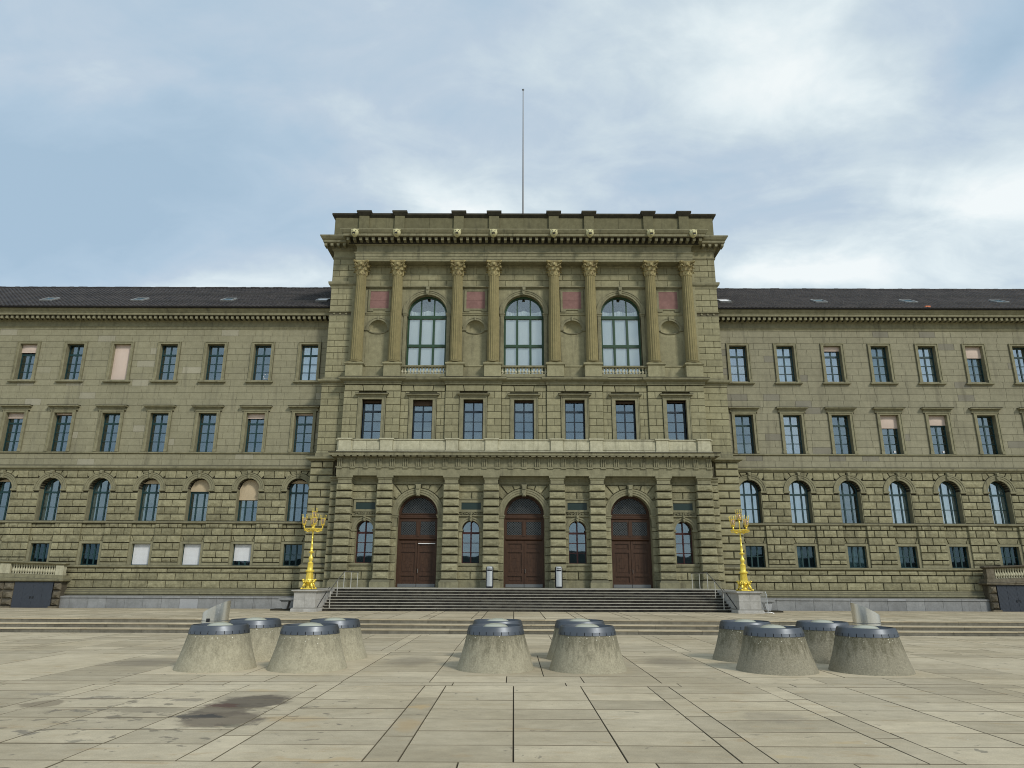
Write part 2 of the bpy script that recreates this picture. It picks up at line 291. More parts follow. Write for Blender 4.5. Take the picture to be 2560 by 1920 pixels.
def tile():
    m, T, b = mat("dark_clay_tile", (0.045, 0.036, 0.034), 0.7, 0, 0.3)
    p = pos(T); n = noise(p, 1.1, 6, 0.7, T=T); f = noise(p, 9, 4, 0.7, T=T)
    c = mixc(ramp(n, [(0.35, 0.0), (0.65, 1.0)], T), (0.030, 0.028, 0.029), (0.064, 0.057, 0.054), T)
    c = mixc(ramp(f, [(0.6, 0.0), (0.75, 0.6)], T), c, (0.10, 0.095, 0.075), T)
    T.links.new(c, b.inputs['Base Color']); bump(T, b, f, 0.3, 0.02); return m
TILE = tile()
GUTTER = mat("dark_gutter_sheet", (0.03, 0.03, 0.033), 0.4, 0.5)[0]
LEAD = mat("grey_zinc", (0.20, 0.21, 0.21), 0.45, 0.6)[0]
GATEM = metal("charcoal_gate_metal", (0.10, 0.115, 0.14), 0.5, 0.5)
ORANGE = mat("orange_clay", (0.62, 0.20, 0.10), 0.8)[0]
POLEM = mat('grey_pole_paint', (0.22, 0.22, 0.22), 0.5)[0]
FRAMEM = mat('pale_zinc_frame', (0.32, 0.33, 0.32), 0.5, 0.2)[0]
HILLM = mat('dark_wooded_slope', (0.022, 0.035, 0.032), 0.95)[0]
GUARDM = mat('weathered_guard_metal', (0.085, 0.082, 0.075), 0.6, 0.3)[0]
PLAQ = mat("dark_slate_plaque", (0.022, 0.040, 0.036), 0.35)[0]
WHITE = mat("white_enamel", (0.80, 0.80, 0.80), 0.5)[0]

# ------------------------------------------------------------------ mesh helpers
class MB:
    def __init__(s): s.v = []; s.f = []; s.m = []; s.smooth = False
    def add(s, vs, fs, mi=0):
        o = len(s.v); s.v += [tuple(p) for p in vs]
        for f in fs: s.f.append(tuple(i + o for i in f)); s.m.append(mi)
    def box(s, x0, x1, y0, y1, z0, z1, mi=0):
        if x0 > x1: x0, x1 = x1, x0
        s.add([(x0, y0, z0), (x1, y0, z0), (x1, y1, z0), (x0, y1, z0), (x0, y0, z1), (x1, y0, z1), (x1, y1, z1), (x0, y1, z1)],
              [(0, 1, 5, 4), (1, 2, 6, 5), (2, 3, 7, 6), (3, 0, 4, 7), (4, 5, 6, 7), (3, 2, 1, 0)], mi)
    def prism(s, poly, y0, y1, mi=0):          # poly: xz points, counter-clockwise seen from -Y
        n = len(poly)
        s.add([(x, y0, z) for x, z in poly] + [(x, y1, z) for x, z in poly],
              [tuple(range(n)), tuple(range(2 * n - 1, n - 1, -1))] + [(i, i + n, (i + 1) % n + n, (i + 1) % n) for i in range(n)], mi)
    def ring(s, cx, zc, r0, r1, y0, y1, a0=0, a1=180, n=24, mi=0):    # arch ring
        for i in range(n):
            a, b = R(a0 + (a1 - a0) * i / n), R(a0 + (a1 - a0) * (i + 1) / n)
            s.prism([(cx + r0 * math.cos(a), zc + r0 * math.sin(a)), (cx + r1 * math.cos(a), zc + r1 * math.sin(a)),
                     (cx + r1 * math.cos(b), zc + r1 * math.sin(b)), (cx + r0 * math.cos(b), zc + r0 * math.sin(b))], y0, y1, mi)
    def lathe(s, prof, cx, cy, n=24, mi=0, cap=True):
        k = len(prof); vs = []; fs = []
        for r, z in prof:
            for i in range(n):
                a = 2 * math.pi * i / n; vs.append((cx + r * math.cos(a), cy + r * math.sin(a), z))
        for j in range(k - 1):
            for i in range(n):
                fs.append((j * n + i, j * n + (i + 1) % n, (j + 1) * n + (i + 1) % n, (j + 1) * n + i))
        if cap: fs += [tuple(range(n - 1, -1, -1)), tuple((k - 1) * n + i for i in range(n))]
        s.add(vs, fs, mi)
    def tube(s, pts, r, n=8, mi=0):
        vs = []; fs = []; pts = [Vector(p) for p in pts]
        for j, p in enumerate(pts):
            d = (pts[min(j + 1, len(pts) - 1)] - pts[max(j - 1, 0)]).normalized()
            u = d.cross(Vector((0, 0, 1)) if abs(d.z) < 0.9 else Vector((1, 0, 0))).normalized(); v = d.cross(u)
            rr = r[j] if isinstance(r, (list, tuple)) else r
            for i in range(n):
                a = 2 * math.pi * i / n; vs.append(p + u * rr * math.cos(a) + v * rr * math.sin(a))
        for j in range(len(pts) - 1):
            for i in range(n): fs.append((j * n + i, j * n + (i + 1) % n, (j + 1) * n + (i + 1) % n, (j + 1) * n + i))
        fs += [tuple(range(n - 1, -1, -1)), tuple((len(pts) - 1) * n + i for i in range(n))]
        s.add(vs, fs, mi)
    def moulding(s, x0, x1, yw, prof, rl=True, rr_=True, back=0.3, mi=0):     # prof: (out, z) bottom to top; mitred returns
        vs = []; k = len(prof)
        for o, z in prof:
            xl = x0 - o if rl else x0; xr = x1 + o if rr_ else x1
            vs += [(xl, yw + back, z), (xl, yw - o, z), (xr, yw - o, z), (xr, yw + back, z)]
        fs = []
        for j in range(k - 1):
            for i in range(3): fs.append((4 * j + i, 4 * j + i + 1, 4 * j + 5 + i, 4 * j + 4 + i))
        fs += [(3, 2, 1, 0), (4 * k - 4, 4 * k - 3, 4 * k - 2, 4 * k - 1)]
        s.add(vs, fs, mi)
    def build(s, name, mats, parent=None, loc=None):
        if not s.v: return None
        me = bpy.data.meshes.new(name); me.from_pydata(s.v, [], s.f)
        for m in (mats if isinstance(mats, (list, tuple)) else [mats]): me.materials.append(m)
        if any(s.m): me.polygons.foreach_set('material_index', s.m)
        if s.smooth: me.polygons.foreach_set('use_smooth', [True] * len(s.f))
        me.update()
        o = bpy.data.objects.new(name, me); C.objects.link(o)
        if parent: o.parent = parent
        if loc: o.location = loc
        return o
def smooth_by_angle(o, ang=35):
    me = o.data; me.polygons.foreach_set('use_smooth', [True] * len(me.polygons))
    import bmesh
    bm = bmesh.new(); bm.from_mesh(me)
    for e in bm.edges:
        e.smooth = not (len(e.link_faces) != 2 or e.calc_face_angle(0) > R(ang))
    bm.to_mesh(me); bm.free()
def tag(o, label=None, cat=None, group=None, kind=None):
    if label: o['label'] = label
    if cat: o['category'] = cat
    if group: o['group'] = group
    if kind: o['kind'] = kind
    return o
def empty(name, loc=(0, 0, 0), parent=None):
    o = bpy.data.objects.new(name, None); C.objects.link(o); o.location = loc; o.empty_display_size = 0.3
    if parent: o.parent = parent
    return o
def children(o): return [c for c in list(bpy.data.objects) if c.parent == o]
def copy_tree(o, parent=None, kids=None):
    if kids is None:
        kids = {}
        for c in bpy.data.objects:
            if c.parent: kids.setdefault(c.parent.name, []).append(c)
    c = o.copy(); C.objects.link(c); c.parent = parent if parent else o.parent
    for ch in kids.get(o.name, []): copy_tree(ch, c, kids)
    return c

# stone laid block by block ------------------------------------------------
class Wall:
    """blocks of one wall; the largest 300 become pieces of their own"""
    def __init__(s): s.b = []
    def block(s, poly, yf, depth=0.1, bev=0.012, rough=0.0, mi=0, nu=3, nv=2):
        s.b.append((poly, yf, depth, bev, rough, mi, nu, nv))
    def mesh(s, mb, blk):
        poly, yf, depth, bev, rough, mi, nu, nv = blk
        n = len(poly); cx = sum(p[0] for p in poly) / n; cz = sum(p[1] for p in poly) / n
        w = max(p[0] for p in poly) - min(p[0] for p in poly); h = max(p[1] for p in poly) - min(p[1] for p in poly)
        g = bev * (1.5 if rough else 1.0)
        ins = [(cx + (x - cx) * (1 - 2 * g / max(w, 0.1)), cz + (z - cz) * (1 - 2 * g / max(h, 0.1))) for x, z in poly]
        dep = g * (1.3 if rough else 1.0)
        V = [(x, yf + depth, z) for x, z in poly] + [(x, yf + dep, z) for x, z in poly]
        F = [(i, n + i, n + (i + 1) % n, (i + 1) % n)[::-1] for i in range(n)]
        if rough and n == 4:
            base = len(V); a, b, c, d = ins
            for j in range(nv + 1):
                v = j / nv
                for i in range(nu + 1):
                    u = i / nu
                    x = (a[0] * (1 - u) + b[0] * u) * (1 - v) + (d[0] * (1 - u) + c[0] * u) * v
                    z = (a[1] * (1 - u) + b[1] * u) * (1 - v) + (d[1] * (1 - u) + c[1] * u) * v
                    edge = i in (0, nu) or j in (0, nv)
                    V.append((x, yf - (rnd(-0.3, 0.35) if edge else rnd(0.35, 1.2)) * rough, z))
            for j in range(nv):
                for i in range(nu):
                    k = base + j * (nu + 1) + i
                    F.append((k, k + 1, k + nu + 2, k + nu + 1))
            q = lambda i, j: base + j * (nu + 1) + i
            bot = [q(i, 0) for i in range(nu + 1)]; rgt = [q(nu, j) for j in range(nv + 1)]
            top = [q(i, nv) for i in range(nu, -1, -1)]; lft = [q(0, j) for j in range(nv, -1, -1)]
            for e, ch in ((0, bot), (1, rgt), (2, top), (3, lft)):
                F.append((n + e, n + (e + 1) % 4, *reversed(ch)))
        else:
            base = len(V); V += [(x, yf - (rnd(-0.3, 0.5) * rough), z) for x, z in ins]
            F += [(n + i, n + (i + 1) % n, base + (i + 1) % n, base + i) for i in range(n)]
            if rough:
                V.append((cx, yf - rough * rnd(0.4, 1.0), cz)); F += [(base + i, base + (i + 1) % n, base + n) for i in range(n)]
            else: F.append(tuple(base + i for i in range(n)))
        mb.add(V, F, mi)
    def build(s, parent, mats, name='stone_block', limit=300):
        def size(b):
            xs = [p[0] for p in b[0]]; zs = [p[1] for p in b[0]]
            out_ = max(abs(x) for x in xs) > 37.5
            return (max(xs) - min(xs)) * (max(zs) - min(zs)) * (0.01 if out_ else 1)
        bs = sorted(s.b, key=size, reverse=True)
        for b in bs[:limit]:
            mb = MB(); s.mesh(mb, b)
            mi = b[5]; mb.m = [0] * len(mb.f)
            mb.build(name, mats[mi] if isinstance(mats, (list, tuple)) else mats, parent)
        if len(bs) > limit:
            mb = MB()
            for b in bs[limit:]: s.mesh(mb, b)
            o = mb.build('masonry', mats, parent); o['kind'] = 'stuff'

def fan(x, zc_, r, a0, a1, hw, zt):
    """wedge stone over an arch, cut off by a box of half width hw and top zt; counter-clockwise"""
    P = [(x + r * math.cos(R(q)), zc_ + r * math.sin(R(q))) for q in (a1, (a0 + a1) / 2, a0)]
    Q = []
    for q in (a0, a1):
        t = min((zt - zc_) / math.sin(R(q)), hw / max(0.001, abs(math.cos(R(q))))); Q.append((x + t * math.cos(R(q)), zc_ + t * math.sin(R(q))))
    if abs(Q[0][1] - zt) > 1e-3 and abs(Q[1][1] - zt) < 1e-3: Q.insert(1, (x + hw, zt))
    if abs(Q[1][1] - zt) > 1e-3 and abs(Q[0][1] - zt) < 1e-3: Q.insert(1, (x - hw, zt))
    return P + Q
def rect(x0, x1, z0, z1): return [(x0, z0), (x1, z0), (x1, z1), (x0, z1)]
def lay_row(W, z0, z1, segs, yf, L=1.15, off=0.0, gap=0.035, depth=0.1, rough=0.0, bev=0.012, mi=0, anchor=0.0):
    """segs: (xa, xb, slope_a, slope_b); slope = how far the end moves towards +x at the top of the row"""
    for sg in segs:
        xa, xb = sg[0], sg[1]; da = sg[2] if len(sg) > 2 else 0; db = sg[3] if len(sg) > 2 else 0
        if xb - xa < 0.08: continue
        k0 = math.floor((xa - anchor - off) / L); cuts = []
        x = anchor + off + (k0 + 1) * L
        while x < xb - 0.01:
            if x - xa > 0.22 and xb - x > 0.22: cuts.append(x)
            x += L
        e = [xa] + cuts + [xb]
        for i in range(len(e) - 1):
            a, b = e[i], e[i + 1]
            ta = a + (da if i == 0 else 0); tb = b + (db if i == len(e) - 2 else 0)
            W.block([(a + (gap / 2 if i else 0), z0 + gap / 2), (b - (gap / 2 if i < len(e) - 2 else 0), z0 + gap / 2),
                     (tb - (gap / 2 if i < len(e) - 2 else 0), z1 - gap / 2), (ta + (gap / 2 if i else 0), z1 - gap / 2)], yf, depth, bev, rough, mi)
def cut(segs, a, b, da=0.0, db=0.0):
    """remove a..b from segs; da, db: slopes of the two new ends"""
    o = []
    for s in segs:
        s = list(s) + [0, 0] if len(s) == 2 else list(s)
        if b <= s[0] or a >= s[1]: o.append(tuple(s)); continue
        if a > s[0]: o.append((s[0], a, s[2], da))
        if b < s[1]: o.append((b, s[1], db, s[3]))
    return o
def core(mb, x0, x1, z0, z1, y0, y1, ops, mi=0, n=14):
    """wall slab with openings: (cx, hw, zb, zt, arch_radius or 0); with an arch zt is the springing line"""
    ops = sorted(ops); x = x0
    for (cx, hw, zb, zt, ar) in ops:
        mb.box(x, cx - hw, y0, y1, z0, z1, mi)
        if zb > z0: mb.box(cx - hw, cx + hw, y0, y1, z0, zb, mi)
        if ar:
            for i in range(n):
                a, b = math.pi - math.pi * i / n, math.pi - math.pi * (i + 1) / n
                xa, xb = cx + hw * math.cos(a), cx + hw * math.cos(b)
                mb.prism([(xa, zt + ar * math.sin(a)), (xb, zt + ar * math.sin(b)), (xb, z1), (xa, z1)], y0, y1, mi)
        elif zt < z1: mb.box(cx - hw, cx + hw, y0, y1, zt, z1, mi)
        x = cx + hw
    mb.box(x, x1, y0, y1, z0, z1, mi)

# windows ------------------------------------------------------------------
def arc_z(x, cx, zc_, r): return zc_ + math.sqrt(max(0.0, r * r - (x - cx) ** 2))
def cell(xa, xb, za, zb, cx, zc_, r, n=6):
    if r is None or zb <= zc_: return rect(xa, xb, za, zb)
    pts = [(xa, za), (xb, za)]
    for i in range(n + 1):
        x = xb + (xa - xb) * i / n; pts.append((x, min(zb, arc_z(x, cx, zc_, r))))
    o = []
    for p_ in pts:
        if not o or (abs(p_[0] - o[-1][0]) > 1e-4 or abs(p_[1] - o[-1][1]) > 1e-4): o.append(p_)
    if abs(o[0][0] - o[-1][0]) < 1e-4 and abs(o[0][1] - o[-1][1]) < 1e-4: o.pop()
    return o
def window(parent, cx, hw, z0, z1, y, xs, zs, fm, gm, arch=None, fr=0.08, thick=(), blind=0.0, bmat=None, curtain=0, slats=0, name='window', label=None, by=-0.14):
    """xs, zs: inner bar positions (relative x, absolute z); thick: heavy bars; arch: springing height"""
    mb = MB(); ztop = z1
    r = hw if arch else None
    if arch:
        mb.box(cx - hw, cx - hw + fr, y - 0.05, y + 0.05, z0, arch); mb.box(cx + hw - fr, cx + hw, y - 0.05, y + 0.05, z0, arch)
        mb.ring(cx, arch, hw - fr, hw, y - 0.05, y + 0.05, n=16)
        mb.box(cx - hw + fr, cx + hw - fr, y - 0.05, y + 0.05, z0, z0 + fr)
    else:
        mb.box(cx - hw, cx - hw + fr, y - 0.05, y + 0.05, z0, z1); mb.box(cx + hw - fr, cx + hw, y - 0.05, y + 0.05, z0, z1)
        mb.box(cx - hw + fr, cx + hw - fr, y - 0.05, y + 0.05, z0, z0 + fr); mb.box(cx - hw + fr, cx + hw - fr, y - 0.05, y + 0.05, z1 - fr, z1)
    zt = (arch + hw) if arch else z1
    xb = [cx - hw + fr] + [cx + q for q in xs] + [cx + hw - fr]
    zb = [z0 + fr] + list(zs) + [zt - fr]
    bw = 0.046
    for q in xs:
        t = arc_z(cx + q, cx, arch, hw - fr * 0.5) if arch else z1 - fr
        mb.box(cx + q - bw, cx + q + bw, y - 0.045, y + 0.045, z0 + fr, t)
    for q in zs:
        h = 0.062 if q in thick else 0.023; d = 0.06 if q in thick else 0.035
        hwq = math.sqrt(max(0.01, (hw - fr * 0.5) ** 2 - max(0, q - arch) ** 2)) if arch else hw - fr
        mb.box(cx - hwq, cx + hwq, y - d, y + d, q - h, q + h)
    f = mb.build(name, fm, parent)
    if label: f['label'] = label
    for j in range(len(zb) - 1):
        for i in range(len(xb) - 1):
            pm = MB(); a, b = xb[i], xb[i + 1]
            pl = cell(a, b, zb[j], zb[j + 1], cx, arch, hw - fr * 0.6) if arch else rect(a, b, zb[j], zb[j + 1])
            pm.prism(pl, y - 0.006, y + 0.006); pm.build('pane', gm, f)
    if blind > 0:
        bm_ = MB(); zl = zt - (zt - z0) * blind; zb_ = zt
        nn = 8
        def prof(x):
            return arc_z(x, cx, arch, hw * 0.985) if arch else zt
        rows = 7
        for i in range(nn):
            xa, xc = cx - hw * 0.98 + 1.96 * hw * i / nn, cx - hw * 0.98 + 1.96 * hw * (i + 1) / nn
            sag = lambda x: 0.03 * (1 - ((x - cx) / hw) ** 2)
            bulg = lambda x, v: by - 0.05 * math.sin(v * math.pi) * (1 - ((x - cx) / hw) ** 2)
            for j in range(rows):
                v0, v1 = j / rows, (j + 1) / rows
                P = []
                for (x, v) in ((xa, v0), (xc, v0), (xc, v1), (xa, v1)):
                    top = max(prof(x), zl + 0.02); P.append((x, y + bulg(x, v), zl + (top - zl) * v))
                bm_.add(P + [(a_, b_ + 0.008, c_) for a_, b_, c_ in P], [(0, 1, 2, 3), (7, 6, 5, 4)])
        bm_.box(cx - hw * 0.97, cx + hw * 0.97, y + by - 0.015, y + by + 0.015, zl - 0.03, zl)
        bm_.build('blind', bmat or BLIND, f)
    if curtain:
        cm = MB(); n = 40; cz = [z0, zt if not arch else arch + hw * 0.8]
        rngs = [(-hw, hw)] if curtain == 2 else ([(-hw, -hw * 0.35)] if curtain == 1 else [(-hw, -hw * .45), (hw * .45, hw)])
        for (u0, u1) in rngs:
            pts = []
            for i in range(n + 1):
                x = u0 + (u1 - u0) * i / n; pts.append((cx + x * 0.97, y + 0.12 + 0.035 * math.sin(x * 34 + cx) + 0.02 * math.sin(x * 13)))
            for i in range(n):
                (xa, ya), (xc, yc) = pts[i], pts[i + 1]
                cm.add([(xa, ya, cz[0]), (xc, yc, cz[0]), (xc, yc, cz[1]), (xa, ya, cz[1])], [(0, 1, 2, 3)])
        cm.smooth = True; cm.build('curtain', CURT, f)
    if slats:
        sm = MB(); zt2 = z1 - 0.03; zl = z1 - (z1 - z0) * slats; k = int((zt2 - zl) / 0.055)
        for i in range(k):
            zz = zt2 - i * 0.055
            if slats < 0.95 or rnd(0, 1) > 0.0:
                sm.add([(cx - hw + .05, y - 0.052, zz), (cx + hw - .05, y - 0.052, zz), (cx + hw - .05, y - 0.048, zz - 0.051), (cx - hw + .05, y - 0.048, zz - 0.051)], [(0, 1, 2, 3)])
        o = sm.build('slat_blind', WHITEB, f)
    return f

# ------------------------------------------------------------------ plaza
mb = MB(); mb.box(-400, 400, -391, 28.07, -0.6, -0.045); plaza = tag(mb.build('plaza', PAVEJ), kind='structure')
slabs = []                                  # x0, x1, y0, y1, z function
def slab_row(lst, xs, y0, y1):
    for a, b in zip(xs[:-1], xs[1:]): lst.append((a, b, y0, y1))
PER = 6.45
bands = [(-4.49, -4.06), (1.95, 2.38), (8.37, 8.80), (14.72, 15.15), (21.15, 21.58), (27.62, 28.05)]
def rows_between(a, b, n=7): return [a + (b - a) * i / n for i in range(n + 1)]
for bi in range(len(bands) - 1):
    ya, yb = bands[bi][1], bands[bi + 1][0]
    pad = abs(ya - 15.15) < 0.1
    ry = rows_between(ya, yb)
    for k in range(-6, 7):
        c = k * PER
        if not pad:
            for i in range(7): slab_row(slabs, [c - 1.96, c - 0.645, c + 0.66, c + 1.96], ry[i], ry[i + 1])
            yy = [ya] + [q for q in (ya + 1.35, ya + 2.85, ya + 4.45) if q < yb] + [yb]
            for i in range(len(yy) - 1):
                slabs.append((c + 1.96, c + 2.37, yy[i], yy[i + 1])); slabs.append((c + 4.08, c + 4.49, yy[i], yy[i + 1]))
            for i in range(7): slabs.append((c + 2.37, c + 4.08, ry[i], ry[i + 1]))
        else:
            slab_row(slabs, [c - 2.34, c - 0.79, c + 0.78, c + 2.34], ya, 16.12)
            slab_row(slabs, [c - 2.34, c + 0.0, c + 2.34], 16.12, 20.4)
            slab_row(slabs, [c - 2.34, c - 0.47, c + 1.0, c + 2.34], 20.4, yb)
            for i in range(7): slabs.append((c + 2.34, c + 4.11, ry[i], ry[i + 1]))
for (ya, yb) in bands:
    x = -40.0 + rnd(0, 1)
    while x < 41:
        slabs.append((x, x + 2.24, ya, yb)); x += 2.24
def vis(sl):
    x = (sl[0] + sl[1]) / 2; y = (sl[2] + sl[3]) / 2
    if y < 8.2: return -1000 - y
    if abs(x + 0.64) / y > 0.78: return -500 - abs(x) / y
    return (sl[1] - sl[0]) * (sl[3] - sl[2]) / (y * y) * 1 / y
slabs.sort(key=vis, reverse=True)
def slab_mesh(mb, sl, zf=lambda x, y: 0.0, g=0.0055, t=0.05, tilt=0.0025):
    x0, x1, y0, y1 = sl; dz = [rnd(-tilt, tilt) for _ in range(4)]
    h = g * rnd(1.0, 1.9)
    P = [(x0 + g, y0 + h), (x1 - g, y0 + h), (x1 - g, y1 - h), (x0 + g, y1 - h)]
    e = 0.006 if g < 0.0085 else 0.012; f = e + rnd(0.0, 0.008); Q = [(x0 + g + e, y0 + h + f), (x1 - g - e, y0 + h + f), (x1 - g - e, y1 - h - f), (x0 + g + e, y1 - h - f)]
    V = [(x, y, zf(x, y) - t) for x, y in P] + [(x, y, zf(x, y) - 0.006 + d) for (x, y), d in zip(P, dz)] + [(x, y, zf(x, y) + d) for (x, y), d in zip(Q, dz)]
    F = [(i, (i + 1) % 4, 4 + (i + 1) % 4, 4 + i) for i in range(4)] + [(4 + i, 4 + (i + 1) % 4, 8 + (i + 1) % 4, 8 + i) for i in range(4)] + [(8, 9, 10, 11)]
    mb.add(V, F); mb.m[-9:-1] = [1] * 8
def lay_slabs(lst, parent, m, limit=300, zf=lambda x, y: 0.0, **kw):
    for sl in lst[:limit]:
        mb = MB(); slab_mesh(mb, sl, zf, **kw); mb.build('paving_slab', [m, PAVEE], parent)
    if len(lst) > limit:
        mb = MB()
        for sl in lst[limit:]: slab_mesh(mb, sl, zf, **kw)
        o = mb.build('paving', [m, PAVEE], parent); o['kind'] = 'stuff'
lay_slabs(slabs, plaza, PAVE)
# plain apron round the paved field, 30 mm below the slab tops
mb = MB(); mb.box(-400, -42, -391, 28.0, -0.04, -0.004); mb.box(42, 400, -391, 28.0, -0.04, -0.004); mb.box(-42, 42, -391, -4.6, -0.04, -0.004)
tag(mb.build('pavement', PAVE), kind='structure')

# wooded hills across the valley behind the viewer; the low windows mirror their skyline
mb = MB(); V = []; nn = 160
for i in range(nn + 1):
    x = -700 + 1400 * i / nn; h = 17 + 3.0 * math.sin(x * 0.011 + 1) + 1.5 * math.sin(x * 0.043) + rnd(-.6, .6)
    V += [(x, -392, -3), (x, -398, h * 0.6), (x, -412, h), (x, -470, h * 0.9)]
mb.add(V, [(4 * i + j, 4 * i + j + 1, 4 * i + 5 + j, 4 * i + 4 + j) for i in range(nn) for j in range(3)])
tag(mb.build('hills', HILLM), kind='structure')

# ------------------------------------------------------------------ low steps and terrace
steps = tag(empty('steps'), kind='structure')
far = MB()
for i in range(3):
    y0 = 28.07 + 0.62 * i; z1 = 0.15 * (i + 1)
    x = -62.0 + i * 0.9; k = 0
    while x < 62:
        L = 2.35 + rnd(-0.1, 0.1); mb = MB(); e = 0.004
        z0 = z1 - 0.15
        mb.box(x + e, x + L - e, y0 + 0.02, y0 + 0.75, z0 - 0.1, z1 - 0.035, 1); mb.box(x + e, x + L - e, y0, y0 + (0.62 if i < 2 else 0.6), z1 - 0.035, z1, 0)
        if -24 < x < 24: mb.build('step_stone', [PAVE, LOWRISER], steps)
        else:
            far.add(mb.v, mb.f); far.m[-len(mb.f):] = mb.m
        x += L
o = far.build('far_step_run', [PAVE, LOWRISER], steps); o['kind'] = 'stuff'
def tz(x, y): return 0.45 - 0.0300 * max(0.0, y - 36.7)
mb = MB(); mb.add([(-400, 29.85, 0.40), (400, 29.85, 0.40), (400, 36.7, 0.40), (-400, 36.7, 0.40), (400, 47.5, tz(0, 47.5) - 0.05), (-400, 47.5, tz(0, 47.5) - 0.05),
                   (-400, 29.85, -0.3), (400, 29.85, -0.3)], [(0, 1, 2, 3), (3, 2, 4, 5), (6, 7, 1, 0)])
terrace = tag(mb.build('terrace', PAVEJ), kind='structure')
tsl = []
ty = [29.92, 30.8, 31.65, 32.5, 33.35, 34.2, 34.9, 35.8, 36.7]
for i in range(8):
    for k in range(-6, 7):
        c = k * PER
        slab_row(tsl, [c - 1.96, c - 0.645, c + 0.66, c + 1.96, c + 2.37, c + 4.08, c + 4.49], ty[i], ty[i + 1])
yy = [36.7 + 0.86 * i for i in range(12)]
for i in range(11):
    for sgn in (-1, 1):
        xs = [10.4 + 1.31 * j for j in range(24)]
        for a, b in zip(xs[:-1], xs[1:]): tsl.append((min(sgn * a, sgn * b), max(sgn * a, sgn * b), yy[i], yy[i + 1]))
tsl.sort(key=lambda s: (s[1] - s[0]) * (abs(s[0] + s[1]) < 54) / s[2] ** 3, reverse=True)
lay_slabs(tsl, terrace, PAVE, zf=tz, g=0.009)

# ------------------------------------------------------------------ entrance stairs and landing
stairs = tag(empty('entrance_stairs'), kind='structure')
RS = 1.05 / 8
for i in range(8):
    y0 = 36.7 + 0.36 * i; z1 = 0.45 + RS * (i + 1)
    x = -10.3; off = rnd(0.6, 1.9); first = True
    while x < 10.3 - 0.01:
        L = off if first else 2.0 + rnd(-.3, .3); first = False
        if 10.3 - (x + L) < 0.6: L = 10.3 - x
        mb = MB(); e = 0.003; tw = 0.40 if i < 7 else 0.5
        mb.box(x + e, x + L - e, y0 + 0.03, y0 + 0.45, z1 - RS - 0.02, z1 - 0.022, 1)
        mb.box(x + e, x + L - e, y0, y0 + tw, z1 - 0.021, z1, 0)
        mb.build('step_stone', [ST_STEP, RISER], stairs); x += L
mb = MB(); mb.box(-10.3, 10.3, 39.65, 45.3, 0.3, 1.4955); mb.box(-11.39, -10.302, 38.42, 44.9, 0.2, 1.4955); mb.box(10.302, 11.39, 38.42, 44.9, 0.2, 1.4955); mb.box(-12.1, -10.305, 44.91, 45.6, 0.2, 1.4955); mb.box(10.305, 12.1, 44.91, 45.6, 0.2, 1.4955)
mb.build('landing', ST_PED, stairs)
mb = MB(); mb.box(-10.29, 10.29, 37.1, 39.6, 0.2, 0.44); mb.build('stair_core', ST_JOINT, stairs)
lsl = []
for i in range(6):
    xs = [-11.39 + 1.5187 * j for j in range(16)]; slab_row(lsl, xs, 39.72 + 0.83 * i, 39.72 + 0.83 * (i + 1))
mb = MB()
for s_ in lsl: slab_mesh(mb, s_, lambda x, y: 1.5, g=0.006, t=0.003, tilt=0.0)
o = mb.build('landing_slabs', [ST_STEP, ST_STEP], stairs); o['kind'] = 'stuff'

# ================================================================== the building
B = empty('university_building', (0, 0, 0))
tag(B, 'olive sandstone university building with raised columned middle block and long window wings', 'building')
BM = [ST_JOINT, ST_JOINT2, ST_SMOOTH, ST_TRIM, ST_WING, ST_ATTIC]
DOORS = (-6.79, 0.0, 6.79); SMALL = (-10.12, -3.38, 3.38, 10.12); PIL = (-11.45, -8.87, -4.64, -2.1, 2.1, 4.64, 8.87, 11.45)

# ---- ground storey of the middle block
JZ = [1.97, 2.47, 2.97, 3.46, 3.95, 4.45, 4.95, 5.44, 5.93, 6.42, 6.91, 7.40]
g = MB()
ops = [(x, 1.29, 1.5, 5.95, 1.29) for x in DOORS] + [(x, 0.56, 2.95, 5.04, 0.56) for x in SMALL]
core(g, -12.5, 12.5, 1.4, 8.36, 45.22, 45.95, ops, 2)
mwall = g.build('wall', BM, B)
# the dark joint bed in front of the core, so that only joints show it
W = Wall()
def bay_cut(segs, z0, z1):
    zm = (z0 + z1) / 2
    for x in DOORS:
        if z0 < 5.9: segs = cut(segs, x - 1.62, x + 1.62)
        elif z0 < 7.6:
            r = 1.66; a0 = math.sqrt(max(0, r * r - (z0 - 5.95) ** 2)); a1 = math.sqrt(max(0, r * r - (min(z1, 5.95 + r) - 5.95) ** 2))
            if z1 > 7.2: segs = cut(segs, x - 1.95, x + 1.95)
            else: segs = cut(segs, x - a0, x + a0, a0 - a1, -(a0 - a1))
    for x in SMALL:
        if 2.75 < zm < 4.9: segs = cut(segs, x - 0.74, x + 0.74)
        elif 4.9 < z0 < 5.9 or 4.9 < zm < 5.9: segs = cut(segs, x - 0.86, x + 0.86)
        elif 5.9 < zm < 6.91: segs = cut(segs, x - 0.86, x + 0.86)
    return segs
for i, z0 in enumerate(JZ):
    z1 = JZ[i + 1] if i < len(JZ) - 1 else 7.87
    segs = [(-12.46, -11.98), (11.98, 12.46)]
    lay_row(W, z0, z1, segs, 45.02, 9, rough=0.035, gap=0.06, depth=0.2)
    for a, b in zip(PIL[:-1], PIL[1:]):
        sg = bay_cut([(a + 0.40, b - 0.40)], z0, z1)
        lay_row(W, z0, z1, sg, 45.1, 1.35, (i % 2) * 0.67, 0.055, 0.12, 0.03, anchor=(a + b) / 2)
    for x in PIL:
        wd = 0.5 if i < 11 else 0.5
        W.block(rect(x - wd, x + wd, z0 + 0.03, z1 - 0.03), 44.52, 0.7, 0.03, 0.035, 0, 4, 3)
